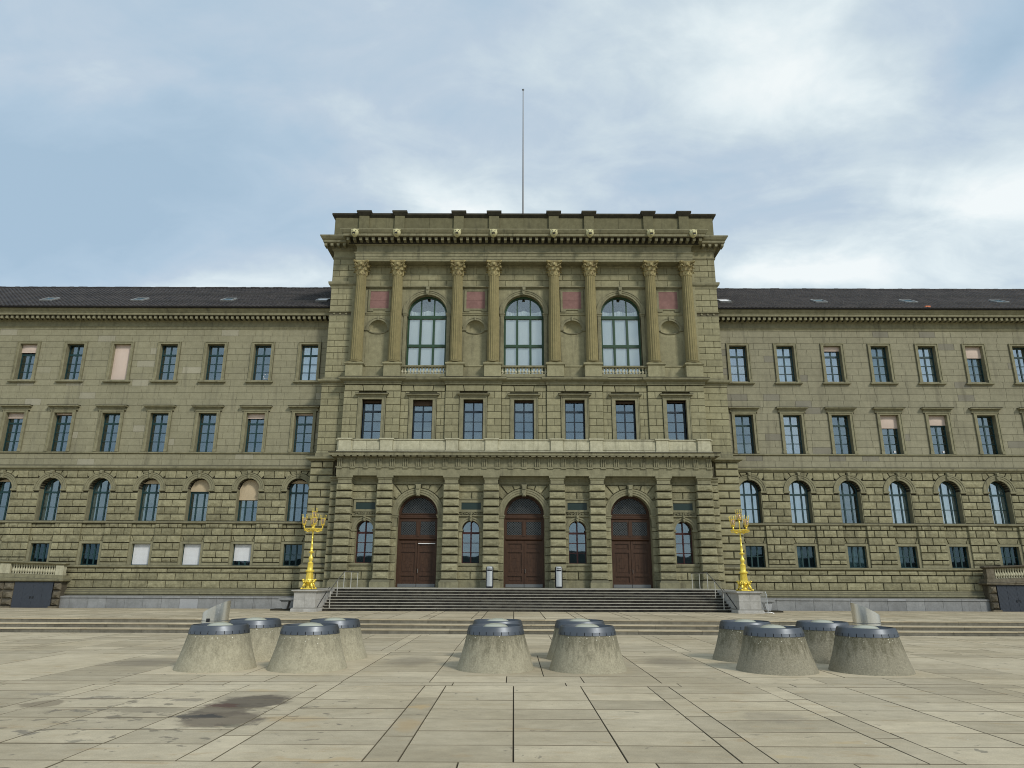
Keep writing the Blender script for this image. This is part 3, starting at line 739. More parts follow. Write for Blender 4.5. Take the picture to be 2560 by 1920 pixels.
for x in DOORS:          # voussoirs round the big arches
    for a0, a1 in ((35, 51), (51, 68), (68, 84), (96, 112), (112, 129), (129, 145)):
        W.block(fan(x, 5.95, 1.70, a0 + 0.8, a1 - 0.8, 1.93, 7.84), 45.1, 0.12, 0.02, 0.02)
W.build(mwall, ST_ROUGH)
# plinths, capitals, smooth band
for x in PIL:
    mb = MB(); mb.box(x - 0.60, x + 0.60, 44.3, 45.2, 1.49, 1.82)
    v = [(x - .60, 44.3), (x + .60, 44.3), (x + .60, 45.2), (x - .60, 45.2)]; u = [(x - .50, 44.42), (x + .50, 44.42), (x + .50, 45.2), (x - .50, 45.2)]
    mb.add([(a, b, 1.823) for a, b in v] + [(a, b, 1.965) for a, b in u], [(0, 1, 5, 4), (1, 2, 6, 5), (3, 0, 4, 7), (4, 5, 6, 7)])
    mb.build('pilaster_plinth', ST_TRIM, B)
    mb = MB(); mb.box(x - 0.42, x + 0.42, 44.56, 45.3, 7.87, 8.10)
    mb.moulding(x - 0.42, x + 0.42, 44.56, [(0, 8.09), (0.03, 8.12), (0.03, 8.17), (0.10, 8.25), (0.10, 8.355)], back=0.7)
    mb.build('pilaster_capital', ST_TRIM, B)
mb = MB()
for a, b in zip((-12.5,) + PIL, PIL + (12.5,)):
    segs = [(a, b)]
    for x in DOORS: segs = cut(segs, x - 1.29, x + 1.29)
    for s_ in segs:
        mb.box(s_[0], s_[1], 45.08, 45.3, 1.49, 1.80, 0); mb.box(s_[0], s_[1], 45.13, 45.3, 1.80, 1.95, 0)
mb.box(-12.48, 12.48, 45.12, 45.3, 7.89, 8.05); mb.moulding(-12.48, 12.48, 45.12, [(0, 8.05), (0.06, 8.12), (0.06, 8.2), (0.16, 8.3), (0.16, 8.356)], False, False)
mb.build('base_band', ST_TRIM, B)
# arch rings and keystones
def keystone(x, zb, zt, y, w0=0.11, w1=0.17, parent=None, m=None):
    mb = MB(); mb.prism([(x - w0, zb), (x + w0, zb), (x + w1, zt), (x - w1, zt)], y, y + 0.35)
    mb.prism([(x - w0 * .65, zb + 0.04), (x + w0 * .65, zb + 0.04), (x + w0 * .65, zb + (zt - zb) * .3), (x - w0 * .65, zb + (zt - zb) * .3)], y - 0.05, y)
    mb.prism([(x - w1 * .6, zb + (zt - zb) * .6), (x + w1 * .6, zb + (zt - zb) * .6), (x + w1 * .7, zt - 0.03), (x - w1 * .7, zt - 0.03)], y - 0.06, y)
    return mb.build('keystone', m or ST_TRIM, parent or B)
for x in DOORS:
    mb = MB(); mb.ring(x, 5.95, 1.29, 1.42, 45.06, 45.6, n=28); mb.ring(x, 5.95, 1.42, 1.56, 45.03, 45.5, n=28); mb.ring(x, 5.95, 1.56, 1.66, 45.0, 45.4, n=28)
    for s_ in (-1, 1):
        a, b = (x + s_ * 1.29, x + s_ * 1.60); a, b = min(a, b), max(a, b)
        mb.moulding(a, b, 45.08, [(0, 5.62), (0.0, 5.72), (0.04, 5.76), (0.04, 5.84), (0.08, 5.9), (0.08, 5.95)])
        mb.box(a, b, 45.08, 45.4, 5.2, 5.62)
    mb.build('door_arch', ST_TRIM, B)
    for i, z0 in enumerate(JZ):
        if z0 < 5.1:
            for s_ in (-1, 1):
                a, b = sorted((x + s_ * 1.30, x + s_ * 1.60)); jb = MB(); jb.box(a, b, 45.06, 45.6, z0 + 0.02, min(JZ[i + 1], 5.2) - 0.02); jb.build('jamb_stone', ST_ROUGH, B)
    keystone(x, 7.12, 7.86, 44.86)
for x in SMALL:
    mb = MB(); mb.ring(x, 5.04, 0.56, 0.68, 45.06, 45.6, n=18); mb.ring(x, 5.04, 0.68, 0.77, 45.02, 45.4, n=18)
    for s_ in (-1, 1):
        a, b = sorted((x + s_ * 0.56, x + s_ * 0.78)); mb.moulding(a, b, 45.08, [(0, 4.88), (0.05, 4.93), (0.05, 5.04)])
    mb.moulding(x - 0.76, x + 0.76, 45.06, [(0, 5.80), (0.07, 5.86), (0.07, 5.93)])
    core(mb, x - 0.86, x + 0.86, 5.04, 5.8, 45.1, 45.24, [(x, 0.56, 5.04, 5.041, 0.56)])
    mb.build('window_arch', ST_TRIM, B); keystone(x, 5.52, 5.93, 44.92, 0.06, 0.085)
    for i, z0 in enumerate(JZ):
        if 2.9 < z0 < 4.8:
            for s_ in (-1, 1):
                a, b = sorted((x + s_ * 0.57, x + s_ * 0.74)); jb = MB(); jb.box(a, b, 45.09, 45.55, z0 + 0.02, JZ[i + 1] - 0.02); jb.build('jamb_stone', ST_ROUGH, B)
    mb = MB(); mb.moulding(x - 0.74, x + 0.74, 45.1, [(0, 2.76), (0.08, 2.80), (0.10, 2.88), (0.10, 2.96)]); mb.build('window_sill', ST_TRIM, B)
    # plaque with scrolled carving under it
    mb = MB(); mb.box(x - 0.86, x + 0.86, 45.12, 45.3, 5.93, 6.91)
    for (a, b, c, d) in ((-0.76, -0.62, 6.13, 6.88), (0.62, 0.76, 6.13, 6.88), (-0.62, 0.62, 6.13, 6.27), (-0.62, 0.62, 6.72, 6.88)): mb.box(x + a, x + b, 45.03, 45.25, c, d)
    mb.moulding(x - 0.78, x + 0.78, 45.06, [(0, 6.88), (0.08, 6.91), (0.08, 6.96)])
    fr_ = mb.build('plaque_frame', ST_TRIM, B)
    mb = MB(); mb.box(x - 0.615, x + 0.615, 45.07, 45.2, 6.275, 6.715); mb.build('plaque', PLAQ, fr_)
    mb = MB()
    for s_ in (-1, 1):
        for (cx_, cz_, r_) in ((0.16, 6.04, 0.075), (0.36, 6.03, 0.06), (0.56, 6.05, 0.05)):
            mb.ring(x + s_ * cx_, cz_, r_ * 0.55, r_, 45.02, 45.13, 0, 360, 12)
        mb.tube([(x + s_ * 0.08, 45.08, 6.1), (x + s_ * 0.3, 45.06, 6.02), (x + s_ * 0.5, 45.06, 6.09), (x + s_ * 0.7, 45.08, 5.99)], 0.028, 6)
    mb.tube([(x, 45.08, 5.96), (x, 45.04, 6.12)], 0.07, 8)
    mb.build('carved_scroll', ST_TRIM, B)
    window(B, x, 0.56, 2.96, 5.6, 45.62, [0.0], [3.62, 4.22, 4.84], OXRED, GL_BLUE, arch=5.04, fr=0.05, thick=(4.84,), name='arched_window', label='small arched window with oxblood cross bars between the doors')

# doors
for di, x in enumerate(DOORS):
    y = 45.72
    mb = MB()
    mb.box(x - 1.29, x - 1.17, y - 0.05, y + 0.1, 1.5, 5.95); mb.box(x + 1.17, x + 1.29, y - 0.05, y + 0.1, 1.5, 5.95)
    mb.ring(x, 5.95, 1.13, 1.29, y - 0.05, y + 0.1, n=28)
    mb.moulding(x - 1.17, x + 1.17, y, [(0, 4.36), (0.03, 4.40), (0.11, 4.46), (0.11, 4.52), (0.02, 4.56), (0.02, 4.66)], False, False, 0.08)
    mb.moulding(x - 1.17, x + 1.17, y, [(0.02, 5.64), (0.02, 5.72), (0.10, 5.78), (0.10, 5.84), (0.03, 5.88), (0.03, 6.0), (0.07, 6.04), (0.07, 6.08)], False, False, 0.08)
    mb.box(x - 0.075, x + 0.075, y - 0.06, y + 0.06, 4.66, 5.64)
    for s_ in (-1, 1):
        a, b = sorted((x + s_ * 0.075, x + s_ * 1.17))
        for q in ((a, a + .07, 4.66, 5.64), (b - .07, b, 4.66, 5.64), (a + .07, b - .07, 4.66, 4.73), (a + .07, b - .07, 5.57, 5.64)): mb.box(q[0], q[1], y - 0.03, y + 0.05, q[2], q[3])
    fr_ = mb.build('door_frame', WOOD, B)
    for s_ in (-1, 1):
        a, b = sorted((x + s_ * 0.145, x + s_ * 1.10))
        pm = MB(); pm.box(a, b, y + 0.03, y + 0.04, 4.73, 5.57); pm.build('pane', GL_DOOR, fr_)
    pm = MB(); pm.prism(cell(x - 1.13, x + 1.13, 6.08, 7.3, x, 5.95, 1.13, 16), y + 0.03, y + 0.04); pm.build('fanlight', GL_DOOR, fr_)
    lat = MB()
    def lattice(a, b, z0, z1, inside):
        p_ = 0.105; n_ = int((b - a + z1 - z0) / p_) + 2
        for k in range(-n_, n_):
            for sg in (1, -1):
                pts = []
                for q in range(0, 40):
                    t = q / 39 * (z1 - z0); xx = (a + k * p_ + t) if sg > 0 else (b - k * p_ - t)
                    if a < xx < b and inside(xx, z0 + t): pts.append((xx, z0 + t))
                if len(pts) > 1:
                    (xa, za), (xc, zc2) = pts[0], pts[-1]; d_ = 0.009
                    lat.add([(xa - d_, y, za), (xa + d_, y, za), (xc + d_, y, zc2), (xc - d_, y, zc2)], [(0, 1, 2, 3)])
    for s_ in (-1, 1):
        a, b = sorted((x + s_ * 0.145, x + s_ * 1.10)); lattice(a, b, 4.73, 5.57, lambda q, r_: True)
    lattice(x - 1.1, x + 1.1, 6.08, 7.06, lambda q, r_: (q - x) ** 2 + (r_ - 5.95) ** 2 < 1.12 ** 2)
    o = lat.build('window_lattice', LEAD, fr_); o['kind'] = 'stuff'
    for s_ in (-1, 1):
        a, b = sorted((x + s_ * 0.012, x + s_ * 1.17)); w_ = b - a; cx_ = (a + b) / 2
        mb = MB(); mb.box(a, b, y + 0.01, y + 0.07, 1.52, 4.36)
        for (z0, z1) in ((1.52, 1.83), (2.2, 2.36), (3.66, 3.82), (4.2, 4.36)): mb.box(a, b, y - 0.05, y + 0.01, z0, z1)
        for (p0, p1) in ((a, a + 0.13), (b - 0.13, b)):
            for (z0, z1) in ((1.83, 2.2), (2.36, 3.66), (3.82, 4.2)): mb.box(p0, p1, y - 0.05, y + 0.01, z0, z1)
        for (z0, z1) in ((1.83, 2.2), (2.36, 3.66), (3.82, 4.2)):
            for q in ((a + .13, b - .13, z0, z0 + .045), (a + .13, b - .13, z1 - .045, z1), (a + .13, a + .175, z0 + .045, z1 - .045), (b - .175, b - .13, z0 + .045, z1 - .045)): mb.box(q[0], q[1], y - 0.01, y + 0.012, q[2], q[3])
            mb.box(a + .24, b - .24, y - 0.008, y + 0.012, z0 + .11, z1 - .11)
        zc_ = 3.0; o_ = y - 0.022          # stepped cross motif of thin strips
        for (dx0, dx1, dz0, dz1) in ((-.012, .012, .30, .50), (-.012, .012, -.50, -.30), (-.14, -.012, .29, .305), (.012, .14, .29, .305), (-.14, -.012, -.305, -.29), (.012, .14, -.305, -.29),
                                     (-.15, -.135, .1, .29), (.135, .15, .1, .29), (-.15, -.135, -.29, -.1), (.135, .15, -.29, -.1), (-.28, -.135, .09, .105), (.135, .28, .09, .105), (-.28, -.135, -.105, -.09), (.135, .28, -.105, -.09)):
            mb.box(cx_ + dx0, cx_ + dx1, o_, y, zc_ + dz0, zc_ + dz1)
        for (z0) in (1.9, 2.28, 3.74):
            for q in range(4): mb.lathe([(0.016, z0 - .01), (0.012, z0 + .01)], a + 0.1 + q * (w_ - 0.2) / 3, y - 0.03, 6)
        lf = mb.build('door_leaf', WOOD, fr_)
        kp = MB(); kp.box(a + 0.004, b - 0.004, y - 0.065, y - 0.052, 1.52, 1.71); kp.build('kick_plate', LEAD, lf)
        kh = MB()
        if s_ > 0: kh.tube([(a + 0.06, y - 0.03, 2.62), (a + 0.06, y - 0.10, 2.62), (a + 0.06, y - 0.10, 2.38), (a + 0.06, y - 0.03, 2.38)], 0.016, 6); kh.box(a + 0.03, a + 0.09, y - 0.04, y - 0.026, 2.3, 2.7)
        else: kh.tube([(b - 0.06, y - 0.03, 2.62), (b - 0.06, y - 0.08, 2.6)], 0.016, 6)
        kh.build('door_handle', RAILM, lf)
    if di == 0:
        mb = MB(); mb.box(x + 0.05, x + 1.13, y - 0.12, y - 0.05, 4.16, 4.205); mb.build('door_closer', WHITE, fr_)

# entablature over the ground storey
mb = MB(); mb.box(-12.02, 12.02, 44.5, 45.6, 8.36, 8.86); mb.moulding(-12.02, 12.02, 44.5, [(0, 8.861), (0.05, 8.865), (0.05, 8.93), (0, 8.935)])
mb.build('architrave', ST_TRIM, B)
mb = MB(); mb.box(-12.0, 12.0, 44.54, 45.6, 8.935, 9.52); mb.build('frieze', ST_TRIM, B)
n = 29
for i in range(n):
    x = -11.82 + 23.64 * i / (n - 1); mb = MB()
    for d in (-0.115, 0.0, 0.115): mb.prism([(x + d - 0.038, 8.94), (x + d + 0.038, 8.94), (x + d + 0.038, 9.42), (x + d - 0.038, 9.42)], 44.455, 44.56)
    mb.box(x - 0.17, x + 0.17, 44.445, 44.56, 9.42, 9.50); mb.box(x - 0.165, x + 0.165, 44.43, 44.5, 8.80, 8.86)
    mb.build('triglyph', ST_TRIM, B)
mb = MB(); mb.moulding(-12.0, 12.0, 44.54, [(0.0, 9.50), (0.08, 9.53), (0.10, 9.59), (0.44, 9.592), (0.46, 9.61), (0.46, 9.74), (0.50, 9.77), (0.50, 9.80), (0.1, 9.84), (0, 9.845)], back=1.2)
mb.build('cornice', ST_TRIM, B)
mb = MB(); mb.box(-12.3, 12.3, 44.12, 44.44, 9.578, 9.591); mb.build('cornice_soffit', ST_SOOT_SHADE, B)  # near-black sheet paints the shade between the mutules
x = -12.1; mb = MB()
while x < 12.2: mb.box(x - 0.15, x + 0.15, 44.11, 44.42, 9.535, 9.577); x += 0.4226
o = mb.build('mutules', ST_TRIM, B); o['kind'] = 'stuff'
mb = MB(); mb.moulding(-12.0, 12.0, 44.54, [(0.50, 9.785), (0.505, 9.79), (0.50, 9.835), (0.05, 9.86)], back=1.2); mb.build('ledge_crust', ST_SOOT_SHADE, B)
# pale parapet
mb = MB(); mb.box(-12.05, 12.05, 44.42, 44.75, 9.84, 10.60)
mb.moulding(-12.05, 12.05, 44.42, [(0, 10.60), (0.03, 10.605), (0.07, 10.65), (0.07, 10.70)], back=0.35); mb.moulding(-12.05, 12.05, 44.42, [(0.04, 9.84), (0.04, 9.95), (0, 9.97)], back=0.3)
par_ = mb.build('parapet', ST_PALE, B)
for x in PIL:
    xx = x if abs(x) < 11 else x * 1.008
    mb = MB(); mb.box(xx - 0.40, xx + 0.40, 44.3, 44.8, 9.97, 10.60); mb.moulding(xx - 0.40, xx + 0.40, 44.3, [(0, 10.6), (0.02, 10.62), (0.07, 10.67), (0.07, 10.74)], back=0.5)
    mb.moulding(xx - 0.40, xx + 0.40, 44.3, [(0.05, 9.84), (0.05, 9.93), (0.0, 9.97)], back=0.4)
    mb.build('parapet_pier', ST_PALE, par_)
xs = sorted([p for p in PIL])
for a, b in zip(xs[:-1], xs[1:]):
    k = 2 if b - a > 3 else 2
    for i in range(k):
        p0 = a + .42 + (b - a - .84) * i / k; p1 = a + .42 + (b - a - .84) * (i + 1) / k
        mb = MB(); mb.box(p0 + .008, p1 - .008, 44.39, 44.45, 10.0, 10.58); mb.build('parapet_panel', ST_PALE, par_)

# ---- second storey of the middle block
WIN2 = [3.363 * k for k in range(-3, 4)]
PROUD = [(-12.0, -8.22), (-5.24, -1.5), (1.5, 5.24), (8.22, 12.0)]
g = MB(); core(g, -12.03, 12.03, 9.6, 14.5, 45.24, 45.95, [(x, 0.655, 10.72, 13.5, 0) for x in WIN2], 2)
wall2 = g.build('wall', BM, B)
W = Wall(); J2 = [9.95, 10.38, 10.84, 11.30, 11.76, 12.22, 12.68, 13.14, 13.60, 14.06]
def bays():
    e = [-12.0]; 
    for a, b in PROUD: e += [a, b]
    o = []
    prev = -12.0
    for a, b in PROUD:
        if a - prev > 0.1: o.append((prev, a, False))
        o.append((a, b, True)); prev = b
    return o
for i, z0 in enumerate(J2):
    z1 = J2[i + 1] if i < len(J2) - 1 else 14.52
    for (a, b, pr) in bays():
        cxs = [x for x in WIN2 if a < x < b]; segs = [(a + 0.01, b - 0.01)]
        yf = 44.98 if pr else 45.10
        if i == len(J2) - 1:
            c = cxs[0]
            for (p, q, s1, s2) in ((a + .01, c - 0.62, 0, -0.07), (c - 0.62, c + 0.62, -0.07, 0.07), (c + 0.62, b - .01, 0.07, 0)):
                W.block([(p + .02, z0 + .02), (q - .02, z0 + .02), (q + s2 - .02, z1 - .02), (p + s1 + .02, z1 - .02)], yf, 0.3, 0.014, 0.004)
            continue
        for c in cxs: segs = cut(segs, c - 0.93, c + 0.93)
        for (p, q, *_r) in segs:
            off = 0.55 if i % 2 == 0 else 99
            lay_row(W, z0, z1, [(p, q)], yf, 9, 0, 0.018, 0.3, 0.004, 0.009) if i % 2 else lay_row(W, z0, z1, [(p, (p + q) / 2), ((p + q) / 2 + 0.018, q)], yf, 9, 0, 0.018, 0.3, 0.004, 0.009)
W.build(wall2, ST_SMOOTH)
def rect_surround(parent, c, hw, z0, z1, y, fw_=0.23, hood=None, sill=None, top=0.22, m=ST_TRIM, ear=0.0):
    mb = MB()
    mb.box(c - hw - fw_, c - hw, y, y + 0.6, z0, z1 + top); mb.box(c + hw, c + hw + fw_, y, y + 0.6, z0, z1 + top); mb.box(c - hw, c + hw, y, y + 0.6, z1, z1 + top)
    o_ = 0.05
    mb.box(c - hw - fw_, c - hw - fw_ + o_, y - 0.035, y, z0, z1 + top - .001); mb.box(c + hw + fw_ - o_, c + hw + fw_, y - 0.035, y, z0, z1 + top - .001)
    mb.box(c - hw - fw_ + o_, c + hw + fw_ - o_, y - 0.035, y, z1 + top - o_, z1 + top - .001)
    if ear:
        for s_ in (-1, 1): a, b = sorted((c + s_ * (hw + 0.01), c + s_ * (hw + fw_ + 0.03))); mb.box(a, b, y - 0.045, y, z0, z0 + ear)
    f = mb.build('window_surround', m, parent)
    if hood:
        zb, zt, hx, pr = hood; mb = MB(); mb.box(c - hx + 0.14, c + hx - 0.14, y - 0.01, y + 0.3, z1 + top, zb)
        mb.moulding(c - hx + pr, c + hx - pr, y, [(0.0, zb - 0.05), (0.05, zb - 0.04), (0.06, zb + 0.02), (pr - .02, zb + 0.05), (pr - .02, zt - 0.03), (pr, zt), (0.02, zt + 0.03)])
        mb.build('window_hood', m, f); mb = MB(); mb.moulding(c - hx + pr, c + hx - pr, y, [(pr + .004, zt - .022), (pr + .004, zt + .004), (0.02, zt + 0.05)], back=0.2); mb.build('ledge_crust', ST_SOOT_SHADE, f)
    if sill:
        zb, zt, hx, pr = sill; mb = MB(); mb.moulding(c - hx + pr, c + hx - pr, y, [(pr - .03, zb), (pr - 0.02, zb + 0.02), (pr, zb + 0.03), (pr, zt), (0, zt + 0.01)]); mb.build('window_sill', m, f)
    return f
blinds2 = {0: 0.06, 1: 0.11, 2: 0.03, 3: 0.03, 4: 0.03, 5: 0.06, 6: 0.03}
for k, x in enumerate(WIN2):
    pr = any(a < x < b for a, b in PROUD)
    rect_surround(B, x, 0.655, 10.70, 13.50, 44.93 if pr else 45.06, 0.25, hood=(13.74, 13.88, 1.10, 0.22), top=0.2)
    window(B, x, 0.655, 10.72, 13.5, 45.5, [0.0], [11.42, 12.08, 12.76], NAVY, GL_BLUE, fr=0.08, thick=(12.76,), blind=blinds2[k], bmat=BROWNB, name='window')
# string course above it
def stepped(prof, y_p, y_r, xe=12.02, m=ST_TRIM, name='cornice', back=0.6):
    mb = MB()
    for (a, b, pr) in bays():
        if pr: mb.moulding(a, b, y_p, prof, True, True, back)
        else: mb.moulding(a + 0.01, b - 0.01, y_r, prof, False, False, back)
    return mb.build(name, m, B)
stepped([(0.0, 14.52), (0.03, 14.53), (0.03, 14.62), (0.06, 14.64), (0.06, 14.72), (0.28, 14.80), (0.33, 14.86), (0.33, 14.97), (0.05, 15.03), (0.0, 15.035)], 44.93, 45.05, back=1.2)
stepped([(0.332, 14.945), (0.334, 14.95), (0.334, 14.98), (0.05, 15.045)], 44.93, 45.05, m=ST_SOOT_SHADE, name='ledge_crust', back=1.0)

# ---- upper storey of the middle block
COLX = (-11.38, -8.83, -4.63, -2.1, 2.1, 4.63, 8.83, 11.38); BIGW = (-6.74, 0.0, 6.74); NICHE = (-10.1, -3.365, 3.365, 10.1)
g = MB(); core(g, -12.04, 12.04, 14.9, 23.6, 45.62, 46.4, [(x, 1.38, 15.12, 19.86, 1.38) for x in BIGW] + [(x, 0.68, 18.38, 18.67, 0.68) for x in NICHE], 2, 18)
wall3 = g.build('wall', BM, B)
W = Wall()
for i, (z0, z1) in enumerate(((21.86, 22.33), (22.33, 22.8), (22.8, 23.3))):
    for a, b in zip(COLX[:-1], COLX[1:]): lay_row(W, z0, z1, [(a + 0.05, b - 0.05)], 45.58, 1.3, (i % 2) * 0.65, 0.03, 0.06, 0.004, anchor=(a + b) / 2)
W.build(wall3, ST_SMOOTH)
mb = MB()
for a, b in zip(COLX[:-1], COLX[1:]):
    mb.moulding(a + 0.42, b - 0.42, 45.6, [(0, 21.70), (0.05, 21.71), (0.05, 21.74), (0.16, 21.78), (0.16, 21.84), (0, 21.86)], True, True, 0.04)
mb.build('string_moulding', ST_TRIM, B)
for x in NICHE:
    mb = MB(); mb.moulding(x - 0.92, x + 0.92, 45.6, [(0, 19.70), (0.03, 19.72), (0.03, 19.80), (0.06, 19.84), (0.06, 19.9), (0, 19.905)], False, False, 0.04)
    # niche: a shallow shell, round above and bowl-shaped below
    m_, n_ = 10, 28; V = [(x, 45.62 + 0.40, 18.67)]; F = []
    for j in range(1, m_ + 1):
        q = j / m_
        for i in range(n_): a = 2 * math.pi * i / n_; V.append((x + 0.68 * q * math.cos(a), 45.62 + 0.40 * math.sqrt(max(0, 1 - q * q)), 18.67 + (0.68 if math.sin(a) > 0 else 0.29) * q * math.sin(a)))
    for i in range(n_): F.append((0, 1 + i, 1 + (i + 1) % n_))
    for j in range(m_ - 1):
        for i in range(n_): k = 1 + j * n_; F.append((k + i, k + n_ + i, k + n_ + (i + 1) % n_, k + (i + 1) % n_))
    nm = MB(); nm.add(V, F); nm.smooth = True; nm.build('niche', ST_SMOOTH, B)
    for s_ in (-1, 1):
        pts = [(x + s_ * 0.68 * math.cos(R(a)), 18.67 - 0.29 * math.sin(R(a))) for a in range(0, 91, 15)]
        for (p0, p1) in zip(pts[:-1], pts[1:]):
            qd = [(p0[0], 18.378), (p1[0], 18.378), p1, p0]; qd = qd if s_ < 0 else [(p1[0], 18.378), (p0[0], 18.378), p0, p1]
            mb.prism(qd, 45.62, 45.8)
    mb.box(x - 0.80, x + 0.80, 45.59, 45.63, 15.96, 18.12)
    mb.build('string_moulding', ST_SMOOTH, B)
    fm_ = MB(); fm_.ring(x, 18.67, 0.66, 0.80, 45.56, 45.68, n=18); fm_.ring(x, 18.67, 0.80, 0.86, 45.53, 45.65, n=18); fm_.moulding(x - 0.88, x - 0.66, 45.58, [(0, 18.53), (0.05, 18.58), (0.05, 18.67)]); fm_.moulding(x + 0.66, x + 0.88, 45.58, [(0, 18.53), (0.05, 18.58), (0.05, 18.67)])
    pts = [(x + 0.72 * math.cos(R(a)), 45.59, 18.67 - 0.33 * math.sin(R(a))) for a in range(0, 181, 12)]; fm_.tube(pts, 0.035, 6)
    fm_.prism([(x - .05, 19.3), (x + .05, 19.3), (x + .075, 19.62), (x - .075, 19.62)], 45.48, 45.62)
    fm_.build('niche_arch', ST_TRIM, B)
    # red stone panel in a frame with two dropped ears
    mb = MB(); y = 45.57
    for q in ((-0.77, -0.65, 20.02, 21.60), (0.65, 0.77, 20.02, 21.60), (-0.65, 0.65, 21.48, 21.60), (-0.65, 0.65, 20.10, 20.2), (-0.77, -0.42, 19.98, 20.02), (0.42, 0.77, 19.98, 20.02)): mb.box(x + q[0], x + q[1], y, 45.64, q[2], q[3])
    for q in ((-0.80, -0.77, 20.0, 21.63), (0.77, 0.80, 20.0, 21.63), (-0.77, 0.77, 21.60, 21.63)): mb.box(x + q[0], x + q[1], y - 0.03, 45.64, q[2], q[3])
    mb.box(x - 0.65, x - 0.42, y, 45.64, 20.02, 20.1); mb.box(x + 0.42, x + 0.65, y, 45.64, 20.02, 20.1)
    pf = mb.build('panel_frame', ST_TRIM, B)
    for (z0, z1) in ((20.2, 20.80), (20.81, 21.48)): pm = MB(); pm.box(x - 0.65, x + 0.65, y + 0.02, y + 0.06, z0, z1); pm.build('red_panel', ST_RED, pf)
for x in BIGW:
    mb = MB(); mb.ring(x, 19.86, 1.38, 1.52, 45.57, 45.8, n=30); mb.ring(x, 19.86, 1.52, 1.64, 45.54, 45.75, n=30); mb.ring(x, 19.86, 1.64, 1.70, 45.50, 45.7, n=30)
    for s_ in (-1, 1):
        a, b = sorted((x + s_ * 1.38, x + s_ * 1.62)); mb.moulding(a, b, 45.57, [(0, 19.62), (0.03, 19.66), (0.03, 19.74), (0.07, 19.79), (0.07, 19.86)]); mb.box(a, b, 45.56, 45.8, 15.1, 19.62)
    mb.build('window_arch', ST_TRIM, B); keystone(x, 21.14, 21.76, 45.36, 0.09, 0.13)
    f = window(B, x, 1.38, 15.12, 21.2, 46.02, [-0.46, 0.46], [17.56, 19.66], GREEN, GL_BIG, arch=19.86, fr=0.13, thick=(17.56, 19.66), name='arched_window', label='tall arched hall window with green bars and white curtains')
    mb = MB()
    for q in (-0.46, 0.46): mb.box(x + q - 0.075, x + q + 0.075, 45.93, 45.97, 15.95, 19.6)
    mb.box(x - 1.3, x + 1.3, 45.9, 46.0, 19.55, 19.78); mb.box(x - 1.3, x + 1.3, 45.92, 46.0, 17.46, 17.66); mb.build('window_bar', GREEN, f)
    cm = MB()
    for (u0, u1, z0, z1) in ((-1.34, 1.34, 15.9, 19.62),):
        cm.box(x + u0, x + u1, 46.06, 46.075, 15.5, z1)
    cm.build('roller_screen', CURT, f)
    cm = MB(); n_ = 24
    for (xa, xc, zt0, zt1) in ((-1.3, 0, 20.2, 20.6), (0, 1.3, 20.6, 20.2)):
        for i in range(n_):
            t0, t1 = i / n_, (i + 1) / n_
            f0 = lambda t: (x + xa + (xc - xa) * t, 46.25 + 0.03 * math.sin(t * 40))
            (p0, q0), (p1, q1) = f0(t0), f0(t1); top = lambda t: 20.15 + 0.15 * (2 * abs(t - 0.5)) ** 2
            cm.add([(p0, q0, 19.7), (p1, q1, 19.7), (p1, q1, top(t1)), (p0, q0, top(t0))], [(0, 1, 2, 3)])
    cm.build('curtain', CURT, f)
# pedestals, dados, balustrades
for x in COLX:
    mb = MB(); mb.box(x - 0.56, x + 0.56, 44.66, 45.7, 15.02, 15.80)
    mb.moulding(x - 0.56, x + 0.56, 44.66, [(0, 15.79), (0.03, 15.81), (0.09, 15.87), (0.09, 15.97), (0, 15.985)], back=1.0)
    mb.build('column_pedestal', ST_SMOOTH, B)
for x in NICHE:
    mb = MB(); mb.box(x - 0.85, x + 0.85, 45.2, 45.7, 15.02, 15.80); mb.moulding(x - 0.73, x + 0.73, 45.2, [(0, 15.8), (0.05, 15.86), (0.05, 15.94), (0, 15.95)], False, False, 0.45); mb.build('dado', ST_SMOOTH, B)
def baluster(h, r):
    mb = MB(); p_ = [(0.75, 0), (0.75, .06), (0.45, .10), (0.40, .14), (0.8, .24), (1.0, .34), (0.85, .44), (0.42, .60), (0.38, .72), (0.62, .80), (0.70, .84), (0.5, .90), (0.8, .94), (0.8, 1.0)]
    mb.lathe([(a * r, b * h) for a, b in p_], 0, 0, 10); mb.smooth = True
    me_o = mb.build('baluster', ST_PALE); me = me_o.data; bpy.data.objects.remove(me_o); return me
BAL = baluster(0.47, 0.105)
for x in BIGW:
    hw = 1.56 if abs(x) > 1 else 1.56
    mb = MB(); mb.box(x - hw, x + hw, 44.82, 45.2, 15.02, 15.24); mb.moulding(x - hw, x + hw, 44.84, [(0.0, 15.70), (0.03, 15.73), (0.03, 15.81), (0, 15.83)], False, False, 0.32)
    bl = mb.build('balustrade', ST_TRIM, B)
    for i in range(14):
        o = bpy.data.objects.new('baluster', BAL); C.objects.link(o); o.parent = bl; o.location = (x - hw + 0.11 + (2 * hw - 0.22) * i / 13, 45.0, 15.235)
